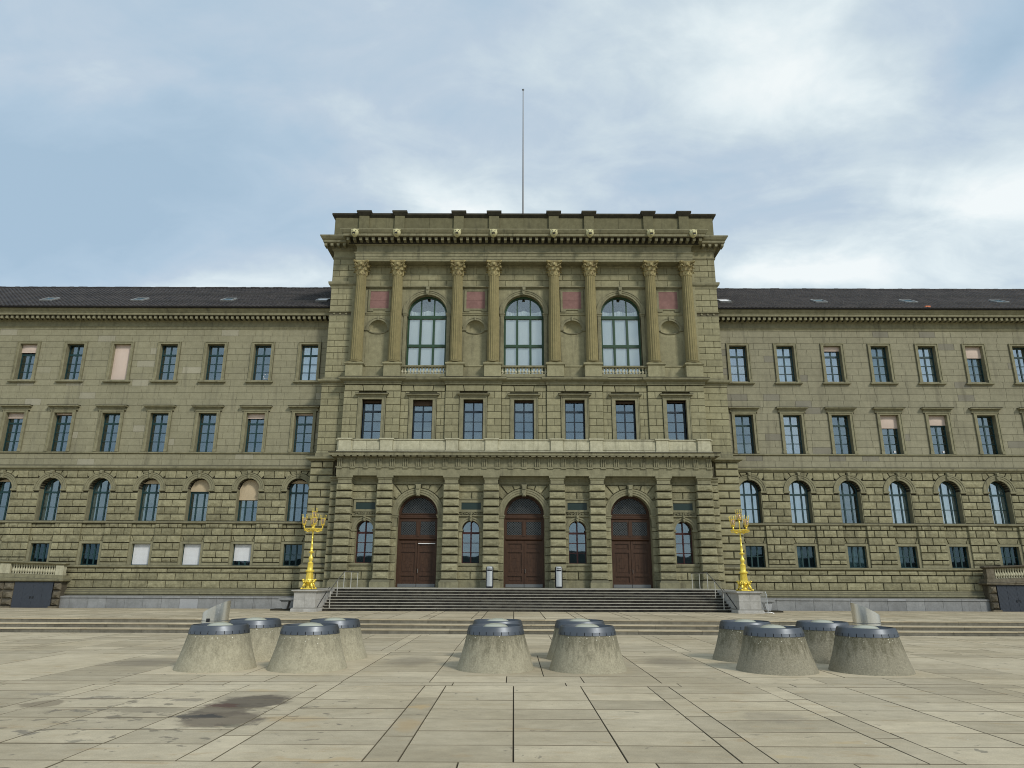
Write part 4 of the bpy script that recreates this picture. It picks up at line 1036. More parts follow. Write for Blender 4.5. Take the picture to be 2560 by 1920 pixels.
# columns
def fluted(r0, r1, z0, z1, fl=16):
    mb = MB(); k = 9; V = []; n_ = fl * 4
    for j in range(k + 1):
        t = j / k; rr = r0 + (r1 - r0) * (t ** 1.5)
        for i in range(n_):
            ph = i % 4; d = 1.0 if ph in (0, 1) else 0.925
            a = 2 * math.pi * (i + (0.15 if ph == 1 else 0)) / n_
            V.append((rr * d * math.cos(a), rr * d * math.sin(a), z0 + (z1 - z0) * t))
    F = [(j * n_ + i, j * n_ + (i + 1) % n_, (j + 1) * n_ + (i + 1) % n_, (j + 1) * n_ + i) for j in range(k) for i in range(n_)]
    mb.add(V, F); return mb
col = fluted(0.41, 0.345, 0.25, 6.45).build('column', COLM, B, (COLX[0], 45.15, 15.985))
mb = MB(); mb.box(-0.53, 0.53, -0.45, 0.53, 0, 0.06); mb.lathe([(0.50, .062), (0.53, .09), (0.50, .13), (0.45, .14), (0.44, .17), (0.47, .19), (0.46, .22), (0.415, .25)], 0, 0, 32, cap=False); mb.build('column_base', COLM, col)
# capital: bell, two rings of curling leaves, corner volutes, masks, abacus
mb = MB(); Z0 = 6.42
mb.lathe([(0.35, Z0), (0.37, Z0 + .02), (0.37, Z0 + .05), (0.335, Z0 + .07), (0.345, Z0 + 0.4), (0.40, Z0 + 0.75), (0.47, Z0 + 0.92)], 0, 0, 24)
def leaf(a, r_, z0, h, wd, curl):
    pts = []; n_ = 7
    for j in range(n_):
        t = j / (n_ - 1); rr = r_ + curl * t ** 3 + 0.02 * t; z = z0 + h * math.sin(t * 1.9) / math.sin(1.57) if t < 0.83 else z0 + h * (1.0 - (t - 0.83) * 0.9)
        wv = wd * (0.75 + 0.5 * math.sin(t * math.pi)) * (1 if t < 0.85 else 0.7)
        pts.append((rr, z, wv))
    ca, sa = math.cos(a), math.sin(a); V = []
    for rr, z, wv in pts:
        for s_, dd in ((-1, -0.025), (-0.5, 0.012), (0, 0.035), (0.5, 0.012), (1, -0.025)):
            t_ = s_ * wv / 2; q = rr + dd; V.append((q * ca - t_ * sa, q * sa + t_ * ca, z))
    F = [(j * 5 + i, j * 5 + i + 1, (j + 1) * 5 + i + 1, (j + 1) * 5 + i) for j in range(n_ - 1) for i in range(4)]
    mb.add(V, F)
for i in range(8):
    leaf(2 * math.pi * i / 8, 0.375, Z0 + 0.06, 0.30, 0.26, 0.17); leaf(2 * math.pi * (i + .5) / 8, 0.36, Z0 + 0.30, 0.34, 0.24, 0.22)
for i in range(4):
    a = math.pi / 4 + i * math.pi / 2
    for s_ in (-1, 1):
        pts = []
        for k in range(16):
            t = k / 15
            if t < 0.5: u = t / 0.5; rr = 0.38 + 0.17 * u; z = Z0 + 0.52 + 0.34 * u; da = s_ * 0.42 * (1 - u)
            else: u = (t - 0.5) / 0.5 * 4.6; rr = 0.56 + 0.075 * math.sin(u) * (1 - u / 9); z = Z0 + 0.80 + 0.075 * math.cos(u) * (1 - u / 9); da = s_ * 0.06
            pts.append((rr * math.cos(a + da), rr * math.sin(a + da), z))
        mb.tube(pts, 0.030, 5)
    b = i * math.pi / 2; mb.lathe([(0.0, Z0 + .66), (0.09, Z0 + .72), (0.10, Z0 + .82), (0.05, Z0 + .92), (0, Z0 + .95)], 0.44 * math.cos(b), 0.44 * math.sin(b), 8)
    for s_ in (-1, 1):
        pts = [((0.40 + 0.05 * t) * math.cos(b + s_ * (0.42 - 0.34 * t)), (0.40 + 0.05 * t) * math.sin(b + s_ * (0.42 - 0.34 * t)), Z0 + 0.5 + 0.32 * t) for t in (0, .25, .5, .75, 1)]; mb.tube(pts, 0.022, 5)
P = []
for i in range(4):
    a = math.pi / 4 + i * math.pi / 2
    P += [(0.735 * math.cos(a - .09), 0.735 * math.sin(a - .09)), (0.735 * math.cos(a + .09), 0.735 * math.sin(a + .09))]
    for u in (0.25, 0.5, 0.75):
        b = a + u * math.pi / 2; rr = 0.60 - 0.13 * math.sin(u * math.pi); P.append((rr * math.cos(b), rr * math.sin(b)))
for (z0, z1, sc) in ((Z0 + .92, Z0 + .97, 0.95), (Z0 + .972, Z0 + 1.04, 1.0)):
    n_ = len(P); mb.add([(x * sc, y * sc, z0) for x, y in P] + [(x * sc, y * sc, z1) for x, y in P], [(i, (i + 1) % n_, n_ + (i + 1) % n_, n_ + i) for i in range(n_)] + [tuple(range(n_))[::-1], tuple(range(n_, 2 * n_))])
mb.build('column_capital', CAPM, col)
for x in COLX[1:]:
    c = copy_tree(col, B); c.location = (x, 45.15, 15.985)

# upper entablature
mb = MB()
mb.box(-11.78, 11.78, 44.83, 46.4, 23.44, 23.60); mb.box(-11.80, 11.80, 44.80, 46.4, 23.60, 23.80); mb.box(-11.82, 11.82, 44.77, 46.4, 23.80, 24.0)
mb.moulding(-11.82, 11.82, 44.79, [(0, 24.0), (0.06, 24.03), (0.08, 24.10), (0, 24.12)], back=1.2); mb.build('architrave', ST_TRIM, B)
mb = MB(); mb.box(-11.76, 11.76, 44.83, 46.4, 24.12, 24.62); mb.build('frieze', ST_TRIM, B)
mb = MB()
mb.moulding(-11.76, 11.76, 44.83, [(0, 24.60), (0.05, 24.62), (0.12, 24.68), (0.12, 24.96), (0.80, 24.98), (0.82, 25.02), (0.82, 25.16), (0.87, 25.19), (0.90, 25.23), (1.0, 25.38), (1.0, 25.44), (0.1, 25.52)], back=1.4)
mb.build('cornice', ST_TRIM, B)
mb = MB(); x = -12.27
while x < 12.3:
    mb.prism([(x - .085, 24.74), (x + .085, 24.74), (x + .11, 24.97), (x - .11, 24.97)], 44.18, 44.75); x += 0.4385
o = mb.build('modillions', ST_TRIM, B); o['kind'] = 'stuff'
mb = MB(); mb.box(-12.3, 12.3, 44.62, 44.72, 24.69, 24.975); mb.box(-12.45, 12.45, 44.14, 44.62, 24.955, 24.978); mb.build('cornice_soffit', ST_SOOT_SHADE, B)  # dark bed and soffit: shade behind the modillions put into the colour
for s_ in (-1, 1):
    mb = MB(); a, b = sorted((s_ * 11.9, s_ * 13.58))
    mb.moulding(a, b, 45.7, [(0, 24.60), (0.05, 24.62), (0.12, 24.68), (0.12, 24.98), (0.62, 25.0), (0.66, 25.04), (0.66, 25.18), (0.74, 25.24), (0.86, 25.42), (0.86, 25.5), (0.1, 25.56)], s_ < 0, s_ > 0, 6.0)
    mb.moulding(a, b, 45.7, [(0, 23.98), (0.06, 24.02), (0.08, 24.1), (0, 24.12)], s_ < 0, s_ > 0, 6.0)
    mb.moulding(a, b, 45.7, [(0, 21.74), (0.04, 21.76), (0.06, 21.88), (0.18, 22.02), (0.20, 22.12), (0.20, 22.2), (0, 22.22)], True, True, 1.2)
    mb.moulding(a, b, 45.7, [(0, 19.66), (0.03, 19.68), (0.03, 19.72), (0, 19.73)], s_ < 0, s_ > 0, 1.2); mb.moulding(a, b, 45.7, [(0, 19.94), (0.03, 19.95), (0.03, 20.0), (0, 20.01)], s_ < 0, s_ > 0, 1.2)
    for q in range(3): mb.ring(s_ * (12.4 + 0.42 * q), 19.83, 0.0, 0.07, 45.66, 45.72, 0, 360, 8)
    for q in range(4): xx = s_ * (12.75 + 0.44 * q); mb.prism([(xx - .085, 24.78), (xx + .085, 24.78), (xx + .11, 24.99), (xx - .11, 24.99)], 45.12, 45.62)
    mb.build('corner_cornice', ST_TRIM, B)
# attic
mb = MB(); mb.box(-13.52, 13.52, 45.12, 54.0, 25.35, 27.0, 0); att = mb.build('attic', ST_ATTIC, B)
mb = MB(); mb.moulding(-13.52, 13.52, 45.12, [(0, 26.93), (0.05, 26.96), (0.16, 27.08), (0.20, 27.12), (0.20, 27.24), (0, 27.28)], back=9.0); mb.build('attic_cap', ST_SOOT_SHADE, att)
cuts = [-13.5, -11.41, -8.87, -6.75, -4.65, -2.13, 0.0, 2.13, 4.65, 6.75, 8.87, 11.41, 13.5]
for a, b in zip(cuts[:-1], cuts[1:]):
    mb = MB(); mb.box(a + .008, b - .008, 45.08, 45.14, 25.5, 26.94); mb.build('attic_panel', ST_ATTIC, att)
for x in (-11.41, -8.87, -4.65, -2.13, 2.13, 4.65, 8.87, 11.41):
    mb = MB(); mb.box(x - 0.35, x + 0.35, 44.93, 45.3, 25.5, 27.10); p_ = mb.build('attic_pier', ST_ATTIC, att)
    mb = MB(); mb.moulding(x - 0.35, x + 0.35, 44.93, [(0, 27.03), (0.04, 27.06), (0.15, 27.22), (0.18, 27.26), (0.18, 27.38), (0, 27.42)], back=0.7); mb.build('pier_cap', ST_SOOT_SHADE, p_)
# lion heads
import bmesh
bm = bmesh.new(); bmesh.ops.create_uvsphere(bm, u_segments=20, v_segments=14, radius=1.0)
for v in bm.verts:
    x, y, z = v.co
    x *= 0.225 * (1 - 0.18 * max(0, -z)) * (1 + 0.08 * max(0, z)); y *= 0.20; z *= 0.255
    f_ = math.exp(-((x / 0.10) ** 2 + ((z + 0.04) / 0.09) ** 2)) if v.co.y < 0 else 0
    y -= 0.12 * f_
    for s_ in (-1, 1):
        e = math.exp(-(((x - s_ * 0.085) / 0.04) ** 2 + ((z - 0.07) / 0.03) ** 2)) if v.co.y < 0 else 0
        y += 0.05 * e
        br = math.exp(-(((x - s_ * 0.08) / 0.06) ** 2 + ((z - 0.125) / 0.025) ** 2)) if v.co.y < 0 else 0
        y -= 0.025 * br
    v.co = (x, y, z)
for s_ in (-1, 1):
    q = bmesh.ops.create_icosphere(bm, subdivisions=2, radius=0.055)
    for v in q['verts']: v.co = (v.co.x * 0.9 + s_ * 0.175, v.co.y * 0.5 - 0.02, v.co.z * 1.2 + 0.20)
    q = bmesh.ops.create_icosphere(bm, subdivisions=2, radius=0.06)
    for v in q['verts']: v.co = (v.co.x + s_ * 0.05, v.co.y * 0.9 - 0.27, v.co.z * 0.8 - 0.05)
q = bmesh.ops.create_icosphere(bm, subdivisions=2, radius=0.06)
for v in q['verts']: v.co = (v.co.x * 1.1, v.co.y - 0.22, v.co.z * 0.7 - 0.19)
lm = bpy.data.meshes.new('lion_head'); bm.to_mesh(lm); bm.free(); lm.materials.append(LIONM); lm.polygons.foreach_set('use_smooth', [True] * len(lm.polygons))
mm = MB(); mm.box(-0.07, 0.07, -0.29, -0.22, -0.17, -0.10); mm.box(-0.115, -0.065, -0.19, -0.13, 0.05, 0.085); mm.box(0.065, 0.115, -0.19, -0.13, 0.05, 0.085)
me_o = mm.build('lion_mouth', BLACK); mme = me_o.data; bpy.data.objects.remove(me_o)
for x in (-11.75, -8.83, -4.64, -2.12, 2.06, 4.56, 8.77, 11.72):
    o = bpy.data.objects.new('lion_head', lm); C.objects.link(o); o.parent = B; o.location = (x, 43.88, 25.12)
    q = bpy.data.objects.new('lion_mouth', mme); C.objects.link(q); q.parent = o; o.scale = (1.2, 1.2, 1.2)

# corner piers of the middle block
for s_ in (-1, 1):
    W = Wall(); g = MB()
    X = lambda a, b: sorted((s_ * a, s_ * b))
    a, b = X(12.0, 13.58); g.box(a, b, 45.75, 56, 9.0, 24.65, 0)
    a, b = X(12.4, 14.0); g.box(a, b, 45.72, 52, 0.0, 9.5, 0); 
    H = [15.16 + (19.66 - 15.16) * i / 10 for i in range(11)]
    zs = list(zip(H[:-1], H[1:])) + [(20.01 + (21.74 - 20.01) * i / 4, 20.01 + (21.74 - 20.01) * (i + 1) / 4) for i in range(4)] + [(22.22 + (23.98 - 22.22) * i / 4, 22.22 + (23.98 - 22.22) * (i + 1) / 4) for i in range(4)]
    for i, (z0, z1) in enumerate(zs):
        c = 0.32 if i % 2 else 0.72; a, b = X(12.03, 13.57); m_ = a + (b - a) * (c if s_ < 0 else 1 - c)
        W.block(rect(a, m_ - .009, z0 + .009, z1 - .009), 45.66, 0.1, 0.010, 0.004); W.block(rect(m_ + .009, b, z0 + .009, z1 - .009), 45.66, 0.1, 0.010, 0.004)
    a, b = X(12.0, 13.58); W.block(rect(a, b, 24.13, 24.6), 45.68, 0.1, 0.006, 0.0); 
    H = [10.12 + (14.55 - 10.12) * i / 10 for i in range(11)]
    for i, (z0, z1) in enumerate(zip(H[:-1], H[1:])):
        c = 0.28 if i % 2 else 0.75; a, b = X(12.03, 13.7); m_ = a + (b - a) * (c if s_ < 0 else 1 - c)
        W.block(rect(a, m_ - .009, z0 + .009, z1 - .009), 45.62, 0.14, 0.010, 0.004); W.block(rect(m_ + .009, b, z0 + .009, z1 - .009), 45.62, 0.14, 0.010, 0.004)
    H = [2.92] + [3.29, 3.77, 4.24, 4.72, 5.19, 5.67, 6.14, 6.62, 7.09, 7.57, 8.04, 8.52, 9.0, 9.45]
    for i, (z0, z1) in enumerate(zip(H[:-1], H[1:])):
        c = 0.5; a, b = X(12.5, 14.02); m_ = a + (b - a) * (0.52 if i % 4 == 1 else 0.36)
        if i % 2: W.block(rect(a + .02, m_ - .025, z0 + .025, z1 - .025), 45.58, 0.18, 0.025, 0.03); W.block(rect(m_ + .025, b, z0 + .025, z1 - .025), 45.58, 0.18, 0.025, 0.03)
        else: W.block(rect(a + .02, b, z0 + .025, z1 - .025), 45.58, 0.18, 0.025, 0.03, 0, 5, 2)
    H = [0.95, 1.4, 1.87, 2.33, 2.63]
    for i, (z0, z1) in enumerate(zip(H[:-1], H[1:])):
        a, b = X(12.45, 14.15); m_ = a + (b - a) * (0.4 if i % 2 else 0.6)
        W.block(rect(a + .02, m_ - .025, z0 + .025, z1 - .025), 45.46, 0.28, 0.03, 0.03); W.block(rect(m_ + .025, b, z0 + .025, z1 - .025), 45.46, 0.28, 0.03, 0.03)
    cw = g.build('wall', ST_JOINT2, B); W.build(cw, ST_SMOOTH)
for s_ in (-1, 1):
    mb = MB()
    a, b = sorted((s_ * 12.04, s_ * 13.7))
    mb.moulding(a, b, 45.62, [(0.0, 14.55), (0.03, 14.56), (0.03, 14.66), (0.06, 14.68), (0.06, 14.76), (0.20, 14.84), (0.24, 14.90), (0.24, 15.0), (0.05, 15.05), (0.05, 15.15), (0, 15.16)], s_ < 0, s_ > 0, 1.5)
    mb.moulding(a, b, 45.62, [(0, 9.7), (0.05, 9.72), (0.05, 9.95), (0.02, 9.98), (0.02, 10.06), (0, 10.12)], s_ < 0, s_ > 0, 1.5)
    a, b = sorted((s_ * 12.5, s_ * 14.02))
    mb.moulding(a, b, 45.6, [(0, 9.44), (0.06, 9.46), (0.06, 9.5), (0.26, 9.56), (0.28, 9.60), (0.28, 9.70), (0.0, 9.76)], True, s_ > 0 or True, 1.4)
    mb.moulding(a, b, 45.55, [(0.0, 2.60), (0.12, 2.66), (0.16, 2.72), (0.16, 2.80), (0.04, 2.90), (0, 2.92)], True, True, 1.4)
    mb.moulding(a, b, 45.45, [(0.20, 0.1), (0.20, 0.62), (0.14, 0.70), (0.12, 0.82), (0.02, 0.93), (0, 0.95)], True, True, 1.4)
    mb.build('corner_moulding', ST_TRIM, B)
# flat roof of the middle block
mb = MB(); mb.box(-13.4, 13.4, 46.4, 55.9, 24.6, 25.3); mb.box(-13.5, 13.5, 47.3, 55.95, 9.0, 24.6); mb.build('roof_deck', GUTTER, B)
# dark rooms behind the glass
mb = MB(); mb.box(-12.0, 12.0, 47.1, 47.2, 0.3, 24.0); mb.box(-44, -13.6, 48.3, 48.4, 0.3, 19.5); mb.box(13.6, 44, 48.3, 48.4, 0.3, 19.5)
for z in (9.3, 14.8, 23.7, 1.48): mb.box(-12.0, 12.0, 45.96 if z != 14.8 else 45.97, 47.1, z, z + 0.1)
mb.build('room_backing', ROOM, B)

# ================================================================== the wings
WC = [15.14 + 3.325 * k for k in range(8)]
SPEC3L = {0: 'bright', 1: 'smile', 2: '', 3: '', 4: 'full', 5: '', 6: 'b22', 7: ''}
SPEC3R = {0: 'soft', 1: 'soft c', 2: 'b12 soft', 3: 'c', 4: 'soft c', 5: 'b30 c', 6: 'soft', 7: ''}
SPEC2L = {0: 'b03', 1: 'b12', 2: '', 3: '', 4: '', 5: 'b04', 6: 'b13', 7: ''}
SPEC2R = {0: '', 1: 'soft', 2: '', 3: 'b32 note', 4: 'b24 note', 5: '', 6: 'b20', 7: ''}
SPEC1L = {0: 'b08 c1', 1: 'b48 c1', 2: 'b28', 3: 'b10 cc', 4: 'c1', 5: 'cc', 6: 'b06', 7: ''}
SPEC1R = {0: 'soft c', 1: 'soft c', 2: '', 3: 'soft c', 4: 'soft c', 5: 'soft c', 6: 'soft c', 7: ''}
SPEC0L = {0: 'slh', 1: 'sl80', 2: 'sl', 3: 'sl', 4: '', 5: '', 6: '', 7: ''}
SPEC0R = {0: '', 1: 'c1', 2: 'c', 3: 'c1', 4: '', 5: 'c1', 6: '', 7: ''}
def opts(spec):
    o = dict(blind=0.0, curtain=0, gm=GL_BLUE, slats=0)
    for t in spec.split():
        if t[0] == 'b' and t[1:].isdigit(): o['blind'] = int(t[1:]) / 100
        if t == 'full': o['blind'] = 1.0
        if t == 'soft' or t == 'bright': o['gm'] = GL_SOFT
        if t == 'c': o['curtain'] = 2
        if t == 'c1': o['curtain'] = 1
        if t == 'cc': o['curtain'] = 3
        if t == 'sl': o['slats'] = 1.0
        if t == 'sl80': o['slats'] = 0.8
        if t == 'slh': o['slats'] = 0.0
        if t == 'bright': o['curtain'] = 2
    return o
X0, X1 = 13.6, 43.4
for sg in (-1, 1):
    def seg(a, b): return tuple(sorted((sg * a, sg * b)))
    cen = [sg * x for x in WC]
    # cores, storey by storey
    gm_ = MB(); a, b = seg(X0 - .3, X1)
    core(gm_, a, b, 0.0, 2.80, 47.1, 48.0, [], 0)
    core(gm_, a, b, 2.80, 5.50, 47.14, 48.0, [(c, 0.62, 2.80, 4.20, 0) for c in cen], 0)
    core(gm_, a, b, 5.50, 9.22, 47.06, 48.0, [(c, 0.745, 5.62, 7.75, 0.745) for c in cen], 0)
    core(gm_, a, b, 9.22, 14.0, 47.03, 48.0, [(c, 0.64, 10.28, 13.0, 0) for c in cen], 1)
    core(gm_, a, b, 14.0, 20.0, 47.03, 48.0, [(c, 0.62, 15.28, 18.02, 0) for c in cen], 1)
    wl = gm_.build('wall', [ST_JOINT, ST_JOINT2], B); wl['label'] = ('left' if sg < 0 else 'right') + ' wing wall of olive sandstone blocks'
    a, b = seg(X0, X1)
    # rusticated part
    W = Wall(); low = MB()
    lowrows = [(0.95, 1.38, 1), (1.38, 1.87, 0), (1.87, 2.33, 1), (2.33, 2.62, 0)]
    for i, (z0, z1, o_) in enumerate(lowrows[1:]): lay_row(W, z0, z1, [(a, b)], 46.96, 1.17, o_ * 0.58, 0.045, 0.14, 0.03, anchor=sg * 15)
    rows = [(3.0, 3.29), (3.29, 3.77), (3.77, 4.24), (4.24, 4.72), (4.72, 5.19), (5.19, 5.48)]
    bayh = 0.80
    for i, (z0, z1) in enumerate(rows):
        segs = [(a, b)]
        for c in cen: segs = cut(segs, c - bayh, c + bayh)
        for s_ in segs: lay_row(W, z0, z1, [s_], 46.9, 0.86 if z1 - z0 > 0.35 else 0.6, 0.0 if i % 2 else 0.43, 0.045, 0.24, 0.03, anchor=(s_[0] + s_[1]) / 2)
        for c in cen:
            if z0 > 4.5: lay_row(W, z0, z1, [(c - bayh, c + bayh)], 47.04, 0.9 if z0 < 5.1 else 1.0, 0.45 if i % 2 else 0, 0.045, 0.12, 0.02, anchor=c)
            if 4.3 > z0 > 4.2:
                for (p0, p1, t0, t1) in ((-.8, -.58, 0, -.13), (-.58, .58, -.13, .13), (.58, .8, .13, 0)):
                    W.block([(c + p0 + .02, z0 + .1), (c + p1 - .02, z0 + .1), (c + p1 + t1 - .02, z1 - .02), (c + p0 + t0 + .02, z1 - .02)], 47.03, 0.12, 0.015, 0.01)
    rows1 = [(5.65, 6.10), (6.10, 6.57), (6.57, 7.05), (7.05, 7.52), (7.52, 8.0), (8.0, 8.48), (8.48, 9.0)]
    for i, (z0, z1) in enumerate(rows1):
        segs = [(a, b)]
        for c in cen:
            if z1 < 7.6: segs = cut(segs, c - 0.745, c + 0.745)
            elif z0 < 7.7: segs = cut(segs, c - 1.08, c + 1.08)
            else:
                r = 1.10; zc_ = 7.75
                if z1 > 8.6: segs = cut(segs, c - 0.98, c + 0.98)
                else:
                    p0 = math.sqrt(r * r - (z0 - zc_) ** 2); p1 = math.sqrt(max(0.0, r * r - (z1 - zc_) ** 2)); segs = cut(segs, c - p0, c + p0, p0 - p1, -(p0 - p1))
        for s_ in segs:
            cx_ = (s_[0] + s_[1]) / 2; wd = s_[1] - s_[0]
            L = wd / 2 + 0.001 if i % 2 else wd / 2 + 0.001
            lay_row(W, z0, z1, [s_], 46.98, 0.92, 0.46 if i % 2 else 0.0, 0.045, 0.14, 0.03, anchor=cx_)
    for c in cen:
        for (a0, a1) in ((42, 62), (62, 83), (97, 118), (118, 138)):
            W.block(fan(c, 7.75, 1.11, a0 + 1.2, a1 - 1.2, 0.96, 8.975), 46.98, 0.12, 0.012, 0.02)
    W.build(wl, ST_ROUGH)
    # ashlar part
    W = Wall()
    zs = [9.37, 9.78, 10.14] + [10.26 + 0.4655 * i for i in range(20)]
    zs = [z for z in zs if z < 19.0] + [19.10]
    for i, (z0, z1) in enumerate(zip(zs[:-1], zs[1:])):
        if z1 - z0 < 0.2 and i == 2: continue
        segs = [(a, b)]; zm = (z0 + z1) / 2
        for c in cen:
            if 10.2 < zm < 13.2: segs = cut(segs, c - 0.86, c + 0.86)
            elif 13.2 < zm < 13.5: segs = cut(segs, c - 0.95, c + 0.95)
            elif 15.2 < zm < 18.22: segs = cut(segs, c - 0.84, c + 0.84)
        for s_ in segs:
            lay_row(W, z0, z1, [s_], 47.0, 1.17 + rnd(-.08, .08), rnd(0, 1.1), 0.014, 0.06, 0.0, 0.004, anchor=0)
    W.build(wl, ST_WING if sg < 0 else ST_WINGR, name='ashlar_block')
    # mouldings of the wing
    mb = MB()
    mb.moulding(a, b, 47.0, [(0.10, 0.90), (0.10, 0.98), (0.18, 1.02), (0.18, 1.12), (0.10, 1.18), (0.10, 1.24), (0.02, 1.32), (0, 1.37)], False, False, 0.15)
    mb.moulding(a, b, 47.0, [(0.0, 2.62), (0.10, 2.66), (0.14, 2.70), (0.14, 2.79), (0, 2.81)], False, False, 0.15)
    for i in range(len(cen)):
        c = cen[i]; lo = c + bayh; 
    segs = [(a, b)]
    for c in cen: segs = cut(segs, c - bayh, c + bayh)
    for s_ in segs: mb.box(s_[0], s_[1], 46.93, 47.15, 2.815, 2.98)
    mb.moulding(a, b, 46.96, [(0.0, 5.48), (0.06, 5.50), (0.08, 5.54), (0.08, 5.60), (0.02, 5.65)], False, False, 0.2)
    mb.moulding(a, b, 47.0, [(0.0, 8.995), (0.04, 9.0), (0.06, 9.06), (0.16, 9.12), (0.18, 9.18), (0.18, 9.27), (0.04, 9.34), (0, 9.37)], False, False, 0.15)
    mb.moulding(a, b, 47.0, [(0.0, 10.14), (0.05, 10.15), (0.09, 10.18), (0.09, 10.25), (0, 10.26)], False, False, 0.15)
    mb.moulding(a, b, 47.0, [(0.0, 19.10), (0.03, 19.11), (0.03, 19.19), (0.06, 19.22), (0.06, 19.26), (0.10, 19.30), (0.02, 19.33), (0.01, 19.68), (0.10, 19.72), (0.14, 19.95), (0.66, 19.96), (0.68, 20.0), (0.68, 20.13), (0.72, 20.15), (0.72, 20.19), (0.80, 20.28), (0.84, 20.36), (0.84, 20.42), (0, 20.44)], False, False, 0.15)
    wm = mb.build('string_course', ST_TRIM, B)
    mb = MB(); x = X0 + 0.15
    while x < X1: mb.box(sg * x - 0.09, sg * x + 0.09, 46.42, 46.9, 19.73, 19.935); x += 0.364
    o = mb.build('modillions', ST_TRIM, B); o['kind'] = 'stuff'
    mb = MB(); mb.box(a, b, 46.80, 46.88, 19.74, 19.945); mb.box(a, b, 46.40, 46.80, 19.936, 19.958); mb.build('cornice_soffit', ST_SOOT_SHADE, B)  # shade in the gaps between wing modillions, painted as near-black stone
    # granite foot, slab by slab
    mb = MB(); mb.box(a, b, 46.62, 47.1, -0.2, 0.80); mb.moulding(a, b, 46.75, [(0.0, 0.80), (0.0, 0.81), (-0.0, 0.84), (-0.14, 0.93)], False, False, 0.3); gf = mb.build('plinth', ST_GRAN, B)
    x = X0 + 0.1
    while x < X1 - 1:
        L = 1.17; p0, p1 = seg(x, x + L)
        mb = MB(); mb.box(p0 + .008, p1 - .008, 46.5, 46.64, 0.0, 0.775); mb.build('granite_slab', ST_GRAN, gf)
        mb = MB(); mb.box(p0 + .006, p1 - .006, 46.45, 46.9, 0.78, 0.885); mb.build('coping_stone', ST_GRAN, gf); x += L
    # windows
    sp0, sp1, sp2, sp3 = (SPEC0L, SPEC1L, SPEC2L, SPEC3L) if sg < 0 else (SPEC0R, SPEC1R, SPEC2R, SPEC3R)
    for k, c in enumerate(cen):
        o3 = opts(sp3[k])
        rect_surround(B, c, 0.61, 15.28, 18.0, 46.93, 0.20, sill=(15.16, 15.27, 0.96, 0.12), top=0.18, ear=0.22)
        f = window(B, c, 0.62, 15.28, 18.02, 47.36, [0.0], [16.0, 16.6, 17.26], TEAL, o3['gm'], fr=0.07, thick=(17.26,), blind=o3['blind'], curtain=o3['curtain'])
        if sp3[k] == 'smile':
            for (dx, dz) in ((0.22, 15.86), (0.43, 15.88), (0.13, 15.70), (0.17, 15.61), (0.24, 15.56), (0.33, 15.55), (0.41, 15.58), (0.47, 15.65)):
                q = MB(); q.ring(c + dx, dz, 0, 0.032 if dz < 15.8 else 0.036, 47.325, 47.35, 0, 360, 8); q.build('sticker_dot', WHITE, f)
        o2 = opts(sp2[k])
        rect_surround(B, c, 0.63, 10.27, 12.99, 46.93, 0.21, hood=(13.34, 13.49, 1.09, 0.24), top=0.16, ear=0.2)
        f = window(B, c, 0.64, 10.28, 13.0, 47.38, [0.0], [11.02, 11.64, 12.28], TEAL, o2['gm'], fr=0.07, thick=(12.28,), blind=o2['blind'], curtain=o2['curtain'])
        if 'note' in sp2[k]:
            q = MB(); q.box(c + 0.20, c + 0.34, 47.33, 47.345, 10.42, 10.56); q.build('sticker', WHITE, f)
        o1 = opts(sp1[k])
        mb = MB(); mb.ring(c, 7.75, 0.745, 0.90, 46.96, 47.5, n=20); mb.ring(c, 7.75, 0.90, 1.02, 46.93, 47.3, n=20); mb.ring(c, 7.75, 1.02, 1.09, 46.90, 47.2, n=20)
        for s_ in (-1, 1):
            p0, p1 = sorted((c + s_ * 0.745, c + s_ * 1.05)); mb.moulding(p0, p1, 46.98, [(0, 7.60), (0.05, 7.64), (0.05, 7.75)], True, True, 0.3)
            p0, p1 = sorted((c + s_ * 0.70, c + s_ * 0.747)); mb.box(p0, p1, 47.02, 47.6, 5.62, 7.75)
        mb.build('window_arch', ST_TRIM, B); keystone(c, 8.46, 9.0, 46.86, 0.075, 0.115)
        gls = o1['gm']
        window(B, c, 0.70, 5.63, 8.45, 47.52, [-0.25, 0.25], [6.58, 7.56], TEAL, gls, arch=7.75, fr=0.07, thick=(7.56,), blind=o1['blind'], bmat=BLINDB, curtain=o1['curtain'], name='arched_window')
        o0 = opts(sp0[k])
        mb = MB()
        for s_ in (-1, 1): p0, p1 = sorted((c + s_ * 0.61, c + s_ * 0.79)); mb.box(p0, p1, 46.99, 47.5, 2.815, 4.33)
        mb.box(c - 0.61, c + 0.61, 46.99, 47.5, 4.18, 4.33); mb.build('window_surround', ST_TRIM, B)
        f = window(B, c, 0.61, 2.81, 4.18, 47.28, [-0.2, 0.2], [3.5], TEAL, GL_CLEAR if o0['slats'] else GL_DARK, fr=0.045, thick=(), slats=o0['slats'], curtain=o0['curtain'])
        # thin security grille over the low window
    # roof
    r_ = MB(); x0_, x1_ = seg(X0 - 0.1, X1 + 9.0); y0, z0 = 45.98, 20.50; ty_, tz_ = 8.3, 4.9; nrow = 26; nt_ = int((x1_ - x0_) / 0.30)
    nt_x = nt_ * 3; sl = tz_ / ty_
